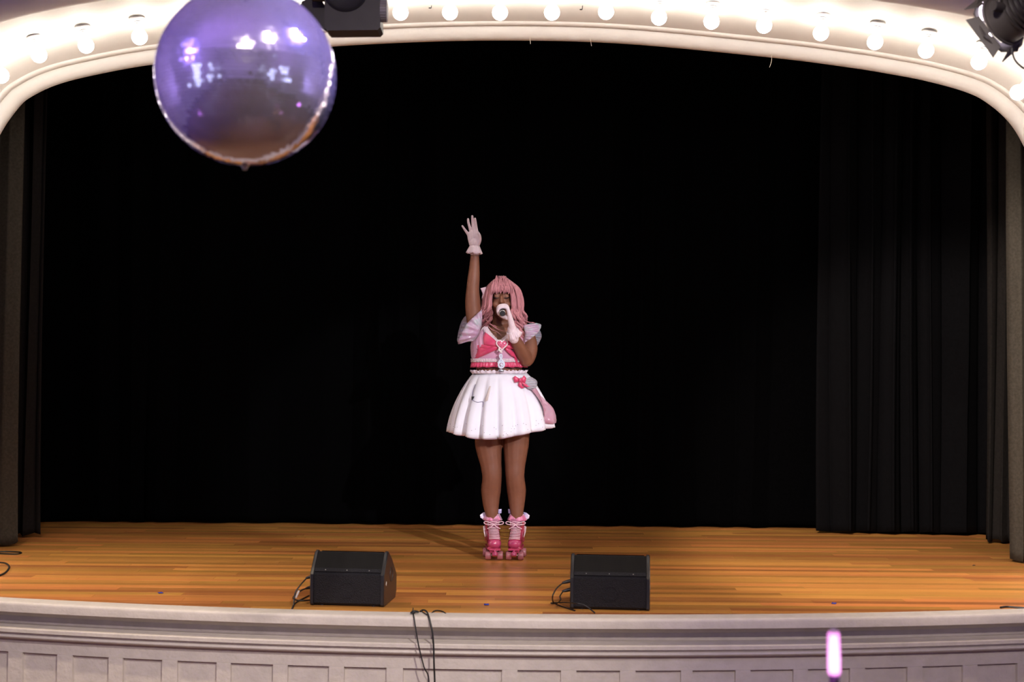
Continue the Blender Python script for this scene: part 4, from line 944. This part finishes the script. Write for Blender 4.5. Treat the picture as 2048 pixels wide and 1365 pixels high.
ruled([Q(965, 648, -0.07), Q(960, 660, -0.10), Q(955, 672, -0.10), Q(947, 682, -0.06)], [Q(964, 619, -0.06), Q(950, 632, -0.10), Q(934, 648, -0.12), Q(922, 670, -0.12), Q(916, 688, -0.09), Q(930, 685, -0.07), Q(943, 683, -0.05)], 'flutter_sleeve', ir_pink, top)
ruled([Q(958, 652, 0.06), Q(952, 664, 0.06), Q(948, 676, 0.05)], [Q(936, 628, 0.06), Q(925, 640, 0.09), Q(918, 660, 0.09), Q(915, 684, 0.05), Q(930, 684, 0.03)], 'sleeve_back_layer', ir_dark, top, folds=5)
# lilac side panel hanging below the sleeve
ruled([Q(964, 660, -0.115), Q(952, 678, -0.09), Q(946, 690, -0.06)], [Q(967, 690, -0.155), Q(957, 697, -0.125), Q(946, 704, -0.07)], 'sleeve_gusset', lilac, top, folds=3, amp=0.004, bulge=0.004)
ruled([Q(1046, 652, -0.05), Q(1050, 665, -0.10), Q(1049, 684, -0.11)], [Q(1066, 646, 0.0), Q(1082, 650, -0.03), Q(1077, 664, -0.10), Q(1064, 676, -0.14), Q(1049, 686, -0.13)], 'flutter_sleeve', ir_pink, top, folds=8)
ruled([Q(1056, 662, 0.04), Q(1060, 675, 0.03), Q(1062, 690, 0.03)], [Q(1078, 658, 0.06), Q(1083, 672, 0.06), Q(1077, 688, 0.05), Q(1067, 702, 0.04)], 'sleeve_back_layer', ir_dark, top, folds=5)

# ---- skirt
white_cloth = mat('white_skirt_cloth', (0.85, 0.85, 0.92), 0.6, noise_amt=0.02, noise_scale=10)
under_m = mat('lilac_underskirt', (0.66, 0.50, 0.66), 0.6)
def skirt_pt(a, t, grow=0.0, ph=0.0):
    """a: 0 front, + to viewer right; t 0 waist .. 1 hem"""
    sx = math.sin(a); cx_ = 1000.5 + 1.5 * t
    hemy = 868 + 8 * math.cos(a) - 9 * sx * (sx > 0) * 1.7 - 4 * (sx < 0) * abs(sx) + 4 * math.exp(-((a + 0.45) / 0.35) ** 2)
    yy = 746.5 + (hemy - 746.5) * t
    prof = 0.176 + (0.333 - 0.176) * (math.sin(t * PI / 2 * 0.92) ** 0.82)
    depf = 0.152 + (0.30 - 0.152) * (t ** 0.8)
    fo = 0.046 * t ** 1.1 * ((abs(math.sin(7.5 * a + 0.6 + ph + 0.6 * math.sin(2 * a))) ** 0.85 * 1.7 - 0.95) * 0.8 + 0.25 * math.sin(19 * a + 1.9 + ph) + 0.10 * math.sin(31 * a + ph))
    r_ = prof + fo + grow; d_ = depf + fo + grow
    return Q(cx_ + r_ * sx / SC, yy + 0.0, -d_ * math.cos(a) + 0.02)
n = 180; rows = [[skirt_pt(-PI + 2 * PI * k / n, j / 16) for k in range(n)] for j in range(17)]
sk = cloth(MB().grid(rows, True), 'skirt', white_cloth, person, 0.003)
rows = [[skirt_pt(-PI + 2 * PI * k / n, 0.80 + 0.215 * j / 5, -0.016, 0.0) for k in range(n)] for j in range(6)]
cloth(MB().grid(rows, True), 'underskirt', under_m, sk, 0.002)
hr = []
for j in range(5):
    t = j / 4; hr.append([torso(741.5 + 6.5 * t + 1.3 * math.sin(k * 1.7) * (1 - t), -PI + 2 * PI * k / 160, 0.010 + 0.010 * (1 - t) + 0.006 * (1 - t) * math.sin(k * 1.1)) for k in range(160)])
cloth(MB().grid(hr, True), 'waist_ruffle', mat('white_ruffle', (0.82, 0.74, 0.82), 0.65), sk)
# bow and sheer ribbon at the hip
def SQ(px, t, ex=0.012):
    best = min([-1.5 + 3.0 * i / 200 for i in range(201)], key=lambda a: abs(((skirt_pt(a, t, ex) - CAM).x / (skirt_pt(a, t, ex) - CAM).y) - (Q(px, 760).x / YP)))
    return skirt_pt(best, t, ex)
def hip(px, py, ex=-0.0): return Q(px, py, -0.105 + (abs(px - 1000) / 110) ** 2 * 0.10 - ex - 0.05)
def hp(pl, name, th, m, par, ex=0.0): return MB().pillow([hip(a, c, ex) for a, c in pl], th).build(name, m, par, True, angle=60)
kn_ = hp([(1037, 757), (1044, 757), (1044, 765), (1038, 765)], 'hip_bow', 0.014, hot, sk, 0.02)
hp([(1039, 758), (1030, 752), (1026, 756), (1029, 766), (1038, 764)], 'bow_loop', 0.012, hot, kn_, 0.012)
hp([(1042, 758), (1048, 751), (1053, 757), (1050, 768), (1043, 764)], 'bow_loop', 0.012, hot, kn_, 0.012)
hp([(1038, 763), (1043, 764), (1045, 774), (1050, 776), (1043, 778), (1036, 772)], 'bow_tail', 0.006, hot, kn_, 0.016)
hp([(1042, 763), (1048, 766), (1062, 774), (1066, 778), (1056, 776), (1047, 772)], 'bow_tail', 0.006, hot, kn_, 0.014)
ruled([hip(1046, 758, 0.0), hip(1050, 770, 0.01), hip(1056, 778, 0.01)], [hip(1062, 754, -0.02), hip(1074, 763, -0.02), hip(1072, 776, -0.01), hip(1066, 780, 0.0)], 'film_ruffle', irid('clear_film', (0.55, 0.60, 0.66), (0.66, 0.62, 0.70), (0.50, 0.66, 0.64), 0.62), sk, folds=6)
sheer = irid('sheer_pink_ribbon', (0.62, 0.30, 0.40), (0.66, 0.36, 0.46), (0.60, 0.40, 0.50), 0.8)
rr = [[skirt_pt(0.80 + 0.52 * t ** 0.8 + (k / 8 - 0.5) * (0.22 + 0.16 * t), 0.14 + 0.76 * t + 0.03 * math.sin(k * 0.9), 0.022 + 0.006 * math.sin(k * 1.6 + 5 * t)) for k in range(9)] for t in [q_ / 9 for q_ in range(10)]]
cloth(MB().grid(rr), 'sheer_ribbon', sheer, sk)
# strap tab, chain, black heart, little crystals
MB().pillow([skirt_pt(a, t, 0.006) for a, t in ((-0.30, 0.20), (-0.26, 0.20), (-0.29, 0.42), (-0.36, 0.44), (-0.37, 0.40))], 0.006).build('strap_tab', mat('cream_tab', (0.66, 0.58, 0.55), 0.6), sk)
hb_ = [skirt_pt(-0.69 + x_, 0.40 + y_, 0.010) for x_, y_ in [(0.0, 0.035), (-0.03, 0.0), (-0.045, -0.02), (-0.035, -0.038), (-0.012, -0.036), (0.0, -0.025), (0.018, -0.036), (0.04, -0.036), (0.045, -0.018), (0.028, 0.005)]]
MB().pillow(hb_, 0.006).build('heart_charm', mat('black_enamel', (0.012, 0.012, 0.02), 0.2), sk)
MB().tube(spline([skirt_pt(-0.78, 0.18, 0.008), skirt_pt(-0.80, 0.30, 0.008), skirt_pt(-0.70, 0.38, 0.010)], 5), 0.0016, 5).build('chain', mat('violet_chain', (0.12, 0.10, 0.30), 0.3, 0.6), sk)
MB().tube(spline([skirt_pt(-0.69, 0.42, 0.008), skirt_pt(-0.55, 0.45, 0.008), skirt_pt(-0.44, 0.44, 0.010), skirt_pt(-0.43, 0.52, 0.008)], 5), 0.0014, 5).build('chain', mat('violet_chain', (0.12, 0.10, 0.30), 0.3, 0.6), sk)
cry = MB()
for k in range(46):
    p_ = skirt_pt(rh.uniform(-1.4, 1.4), rh.uniform(0.80, 0.97), 0.004); cry.ell(p_, (0.0022,) * 3, 6, 4)
cr_o = cry.build('crystals', mat('tiny_crystal', (0.45, 0.42, 0.55), 0.15, 0.3), sk); cr_o['kind'] = 'stuff'

# ---- roller skates
boot_m = mat('glossy_pink_boot', (0.40, 0.038, 0.085), 0.25, noise_amt=0.08, noise_scale=25, coat=0.4)
toe_m = mat('bright_pink_patent', (0.46, 0.055, 0.15), 0.15, coat=0.6)
lace_m = mat('pink_lace_cord', (0.80, 0.55, 0.62), 0.7); tongue_m = mat('plum_tongue', (0.34, 0.10, 0.18), 0.5)
wheel_m = mat('pale_pink_wheel', (0.46, 0.17, 0.20), 0.35, noise_amt=0.25, noise_scale=18); plate_m = mat('pink_plate', (0.50, 0.05, 0.13), 0.35)
cuff_m = irid('holographic_cuff', (0.72, 0.16, 0.34), (0.76, 0.30, 0.46), (0.62, 0.48, 0.72), 1.0); tab_m = irid('lilac_wing_film', (0.55, 0.50, 0.85), (0.75, 0.70, 0.85), (0.80, 0.74, 0.84), 1.0)
for sg, cx_ in ((-1, 985.5), (1, 1032.5)):
    bx0 = Q(cx_, 1100); X0 = bx0.x; YB0 = YP; toe_in = sg * 0.02
    def S(x_, y_, z_): return Vector((X0 + x_ + toe_in * (y_ / 0.17), YB0 + y_, z_))
    K = MB()
    K.tube(spline([S(sg * 0.004, 0.02, 0.27), S(sg * 0.002, 0.025, 0.20), S(0, 0.04, 0.14), S(0, 0.05, 0.11)], 4), [0.048] * 4 + [0.049] * 4 + [0.050] * 5, 20, round_ends=False)
    K.tube([S(0, 0.055, 0.118), S(0, -0.02, 0.115), S(0, -0.09, 0.108)], [0.044, 0.047, 0.046], 18, round_ends=True)
    K.tube([S(0, 0.03, 0.165), S(0, -0.04, 0.135), S(0, -0.08, 0.12)], [0.048, 0.045, 0.04], 18, round_ends=True)
    K.box(S(0, -0.01, 0.078), (0.072, 0.23, 0.016))
    bt = remesh(K, 'roller_skate', boot_m, person, 0.004, 5, 0.5)
    MB().ell(S(0, -0.098, 0.108), (0.045, 0.044, 0.036), 20, 12).build('toe_cap', toe_m, bt)
    MB().prism([S(-0.040, 0.10, 0.068), S(0.040, 0.10, 0.068), S(0.046, -0.06, 0.068), S(0.036, -0.135, 0.068), S(-0.036, -0.135, 0.068), S(-0.046, -0.06, 0.068)], (0, 0, 0), (0, 0, 0.012)).build('sole', plate_m, bt, False)
    MB().box(S(0, -0.015, 0.060), (0.040, 0.20, 0.016)).build('base_plate', plate_m, bt, False)
    MB().lathe([(0, -0.030), (0.016, -0.028), (0.021, -0.016), (0.018, -0.004), (0.008, 0.0), (0.008, 0.02)], S(0, -0.135, 0.058), 16, Matrix.Rotation(R(-25), 3, 'X')).build('toe_stop', toe_m, bt)
    for yy in (-0.085, 0.07):
        MB().tube([S(-0.05, yy, 0.031), S(0.05, yy, 0.031)], 0.006, 8).build('axle', steel, bt)
        MB().box(S(0, yy, 0.045), (0.03, 0.035, 0.03)).build('truck', dark_metal, bt, False)
        for ws in (-1, 1):
            c_ = S(ws * 0.0385, yy, 0.0305)
            MB().lathe([(0.010, -0.019), (0.022, -0.020), (0.028, -0.0165), (0.030, -0.009), (0.030, 0.009), (0.028, 0.0165), (0.022, 0.020), (0.010, 0.019)], c_, 22, Matrix.Rotation(PI / 2, 3, 'Y')).build('wheel', wheel_m, bt)
    # tongue and laces down the front
    def front(z_): # front surface depth of the boot at height z
        tb = [(0.10, -0.118), (0.14, -0.112), (0.15, -0.104), (0.177, -0.064), (0.20, -0.036), (0.22, -0.031), (0.30, -0.030)]
        for (z0_, y0_), (z1_, y1_) in zip(tb[:-1], tb[1:]):
            if z_ <= z1_: return y0_ + (y1_ - y0_) * (z_ - z0_) / (z1_ - z0_) - 0.003
        return -0.033
    MB().pillow([S(x_, front(z_) - 0.002, z_) for x_, z_ in ((-0.030, 0.262), (0.030, 0.262), (0.030, 0.235), (0.030, 0.205), (-0.030, 0.205), (-0.030, 0.235))], 0.005).build('tongue', tongue_m, bt)
    for i in range(8):
        z_ = 0.142 + i * 0.0088; hw = 0.034 - 0.0004 * i
        MB().tube(spline([S(-hw, front(z_) + 0.010, z_ - 0.003), S(-hw * 0.5, front(z_) - 0.008, z_ + 0.001), S(0, front(z_) - 0.012, z_ + 0.002), S(hw * 0.5, front(z_) - 0.008, z_ + 0.001), S(hw, front(z_) + 0.010, z_ - 0.003)], 3), 0.0034, 7).build('lace', lace_m, bt)
    for (z0, z1, xs_) in ((0.215, 0.228, 1), (0.232, 0.220, 1), (0.240, 0.246, -1)):
        MB().tube(spline([S(-0.038 * xs_, front(z0) + 0.008, z0), S(0, front(z0) - 0.014, (z0 + z1) / 2), S(0.038 * xs_, front(z1) + 0.008, z1)], 4), 0.003, 7).build('lace', lace_m, bt)
    for s2 in (-1, 1):
        MB().tube(spline([S(0, -0.050, 0.228), S(s2 * 0.022, -0.058, 0.238), S(s2 * 0.050, -0.056, 0.246), S(s2 * 0.064, -0.052, 0.240), S(s2 * 0.056, -0.052, 0.230), S(s2 * 0.025, -0.056, 0.226), S(0, -0.052, 0.226)], 4), 0.003, 7).build('lace_loop', lace_m, bt)
        MB().tube(spline([S(0, -0.052, 0.226), S(s2 * 0.018, -0.062, 0.212), S(s2 * 0.042, -0.056, 0.200)], 4), 0.0028, 7).build('lace_end', lace_m, bt)
        for z_ in (0.232, 0.247): MB().ell(S(s2 * 0.037, -0.026, z_), (0.0045,) * 3, 8, 6).build('hook', steel, bt)
    cloth(frill(S(0, 0.018, 0.287), 0.047, 0.064, (0, 0, 1), 60, 0.004, 0.038, 5, sg), 'cuff', cuff_m, bt, 0.003)
    MB().lathe([(0.047, 0.262), (0.050, 0.275), (0.047, 0.289), (0.043, 0.290)], S(0, 0.018, 0) , 28).build('padded_collar', lace_m, bt)
    # white wings on the ankle and heel tabs
    w_ = [(0.045, 0.03, 0.215), (0.062, 0.02, 0.205), (0.060, 0.0, 0.170), (0.052, -0.02, 0.140), (0.050, 0.02, 0.160), (0.046, 0.05, 0.19)]
    MB().pillow([S(sg * x_, y_, z_) for x_, y_, z_ in w_], 0.004, (sg, 0, 0)).build('ankle_wing', mat('white_wing_vinyl', (0.72, 0.62, 0.64), 0.4), bt)
    MB().pillow([S(-sg * x_, y_, z_) for x_, y_, z_ in ((0.034, 0.05, 0.285), (0.060, 0.05, 0.290), (0.062, 0.05, 0.318), (0.038, 0.05, 0.316))], 0.004).build('heel_tab', tab_m, bt)
    MB().pillow([S(sg * x_, y_, z_) for x_, y_, z_ in ((0.040, 0.04, 0.30), (0.062, 0.03, 0.296), (0.084, 0.02, 0.280), (0.080, 0.02, 0.262), (0.062, 0.02, 0.252), (0.052, 0.03, 0.27))], 0.004).build('side_flap', tab_m, bt)

# ------------------------------------------------------------------ light stick in the audience
YS = 3.25
sp0, sp1 = W(1668.5, 1352, YS), W(1667, 1264, YS)
glow_m = mat('glowing_pink_tube', (0.9, 0.6, 0.85), 0.3, emit=(1.0, 0.22, 0.90), emit_s=0.8, alpha=0.6)
core_m = mat('light_stick_core', (0.9, 0.8, 0.9), 0.4, emit=(1.0, 0.72, 0.98), emit_s=1.7)
wand_ax = (sp1 - sp0).normalized(); qd = Vector((0, 0, 1)).rotation_difference(wand_ax).to_matrix(); wl = (sp1 - sp0).length; wr_ = 13.0 * YS / F_PX
hand_c = sp0 - wand_ax * 0.10
ls_ = empty('light_stick', sp0 - wand_ax * 0.19, 'pink glowing light stick held up by someone in the audience', 'light stick')
MB().lathe([(0, 0.0), (wr_ * 0.85, 0.001), (wr_ * 1.02, 0.008), (wr_ * 1.02, wl * 0.5), (wr_ * 0.94, wl - 0.006), (wr_ * 0.80, wl - 0.001), (0, wl)], sp0, 24, qd).build('glow_tube', glow_m, ls_)
MB().lathe([(0, 0.004), (wr_ * 0.75, 0.006), (wr_ * 0.88, 0.012), (wr_ * 0.86, wl * 0.4), (wr_ * 0.6, wl * 0.88), (0, wl * 0.93)], sp0, 20, qd).build('light_core', core_m, ls_)
MB().lathe([(wr_ * 0.66, wl - 0.003), (wr_ * 0.66, wl + 0.003), (wr_ * 0.4, wl + 0.006), (0, wl + 0.006)], sp0, 20, qd).build('end_cap', mat('clear_cap', (0.35, 0.25, 0.38), 0.3), ls_)
MB().lathe([(0, -0.19), (wr_ * 0.75, -0.188), (wr_ * 0.8, -0.18), (wr_ * 0.8, -0.03), (wr_ * 0.72, -0.02), (wr_ * 0.78, -0.012), (wr_ * 0.85, 0.0)], sp0, 24, qd).build('handle', mat('violet_handle', (0.16, 0.05, 0.22), 0.35), ls_)
MB().ell(sp0 - wand_ax * 0.012 + Vector((0.004, -wr_ * 0.8, 0)), (0.005, 0.003, 0.005), 10, 8).build('switch', black_plastic, ls_)

# the person who holds it, facing the stage, below the frame
px_, py_ = hand_c.x + 0.24, YS - 0.30
aud = empty('person', (px_, py_, ZS), 'audience member below the frame in dark top, holding up the pink light stick', 'person')
A = MB(); zt = 0.47                                 # crown of the head
def AV(x_, y_, z_): return Vector((px_ + x_, py_ + y_, z_))
def ach(pts, rads): A.tube(spline(pts, 4), [r0 + (r1 - r0) * k / 4 for r0, r1 in zip(rads[:-1], rads[1:]) for k in range(4)] + [rads[-1]], 14, round_ends=True)
for s_ in (-1, 1):
    ach([AV(s_ * 0.085, 0, -0.20), AV(s_ * 0.09, 0.01, -0.55), AV(s_ * 0.09, -0.01, -0.72), AV(s_ * 0.09, -0.01, -0.88)], [0.080, 0.055, 0.052, 0.036])
    A.tube([AV(s_ * 0.09, -0.03, -0.91), AV(s_ * 0.10, 0.12, -0.92)], [0.036, 0.028], 14, round_ends=True)
A.ell(AV(0, 0, -0.19), (0.155, 0.105, 0.11)); A.ell(AV(0, 0, -0.05), (0.135, 0.095, 0.14)); A.ell(AV(0, 0, 0.09), (0.155, 0.10, 0.12))
ach([AV(-0.15, 0, 0.155), AV(0, -0.01, 0.185), AV(0.15, 0, 0.155)], [0.045, 0.06, 0.045])
ach([AV(0, -0.01, 0.18), AV(0, 0.0, 0.26)], [0.05, 0.046])
A.ell(AV(0, 0.0, 0.355), (0.072, 0.090, 0.105), 20, 14); A.ell(AV(0, 0.045, 0.315), (0.055, 0.05, 0.06)); A.tube([AV(0, 0.095, 0.35), AV(0, 0.108, 0.33)], [0.008, 0.012], 8, round_ends=True)
for s_ in (-1, 1): A.ell(AV(s_ * 0.074, 0, 0.34), (0.01, 0.018, 0.028), 8, 6)
wri = hand_c + Vector((0.035, -0.055, -0.045))
ach([AV(-0.16, 0, 0.15), AV(-0.235, 0.05, 0.03), AV(-0.245, 0.08, 0.0)], [0.046, 0.042, 0.038]); ach([AV(-0.245, 0.08, 0.0), (AV(-0.245, 0.08, 0.0) + wri) / 2, wri], [0.038, 0.034, 0.025])
ach([AV(0.16, 0, 0.15), AV(0.21, -0.02, -0.08), AV(0.20, 0.06, -0.28)], [0.046, 0.038, 0.024]); ach([AV(0.20, 0.06, -0.28), AV(0.195, 0.09, -0.36)], [0.024, 0.028])
for k in range(4):
    z_ = -0.035 + 0.022 * k; c_ = hand_c + wand_ax * z_; rr_ = wr_ * 0.8 + 0.008
    A.tube([c_ + Vector((math.cos(a) * rr_, math.sin(a) * rr_, 0)) for a in (R(-80), R(-30), R(20), R(70), R(120), R(165))], [0.012, 0.0105, 0.0095, 0.0092, 0.009, 0.0078], 10, round_ends=True)
    A.tube([wri, hand_c + wand_ax * z_ + Vector((math.cos(R(-80)) * (rr_ + 0.004), math.sin(R(-80)) * (rr_ + 0.004), 0))], [0.020, 0.013], 10, round_ends=True)
    A.tube([AV(0.185 + 0.008 * k, 0.085, -0.36), AV(0.178 + 0.010 * k, 0.115, -0.42)], [0.010, 0.0075], 8, round_ends=True)
A.tube([wri + Vector((0, 0.005, 0.01)), hand_c + wand_ax * 0.02 + Vector((-0.018, -0.018, 0)), hand_c + wand_ax * 0.045 + Vector((-0.020, 0.004, 0))], [0.018, 0.012, 0.009], 10, round_ends=True)
ab = remesh(A, 'body', mat('tan_skin', (0.45, 0.25, 0.17), 0.5), aud, 0.006, 4)
T = MB(); T.ell(AV(0, 0, -0.05), (0.150, 0.110, 0.15)); T.ell(AV(0, 0, 0.09), (0.168, 0.112, 0.125)); T.ell(AV(0, 0, -0.16), (0.166, 0.118, 0.10))
for s_ in (-1, 1): T.tube([AV(s_ * 0.14, 0, 0.15), AV(s_ * 0.21, 0.03 if s_ < 0 else -0.01, 0.06 if s_ < 0 else 0.0)], [0.056, 0.052], 14, round_ends=True)
remesh(T, 'tshirt', mat('dark_tshirt', (0.03, 0.03, 0.045), 0.8), aud, 0.007, 4)
T = MB()
for s_ in (-1, 1): T.tube([AV(s_ * 0.085, 0, -0.22), AV(s_ * 0.09, 0.01, -0.55), AV(s_ * 0.09, -0.01, -0.89)], [0.092, 0.070, 0.055], 14, round_ends=False)
T.ell(AV(0, 0, -0.21), (0.168, 0.118, 0.10)); remesh(T, 'trousers', mat('dark_denim', (0.03, 0.04, 0.08), 0.8), aud, 0.007, 4)
T = MB(); T.ell(AV(0, -0.018, 0.372), (0.080, 0.088, 0.100), 20, 14); T.ell(AV(0, -0.05, 0.29), (0.070, 0.045, 0.11)); remesh(T, 'hair', mat('dark_brown_hair', (0.03, 0.018, 0.012), 0.5), aud, 0.006, 3)
for s_ in (-1, 1):
    T = MB(); T.tube([AV(s_ * 0.09, -0.035, -0.905), AV(s_ * 0.10, 0.13, -0.915)], [0.044, 0.036], 14, round_ends=True); T.box(AV(s_ * 0.095, 0.05, -0.94), (0.085, 0.26, 0.02)); remesh(T, 'shoe', mat('white_trainer', (0.6, 0.6, 0.6), 0.6), aud, 0.006, 3)
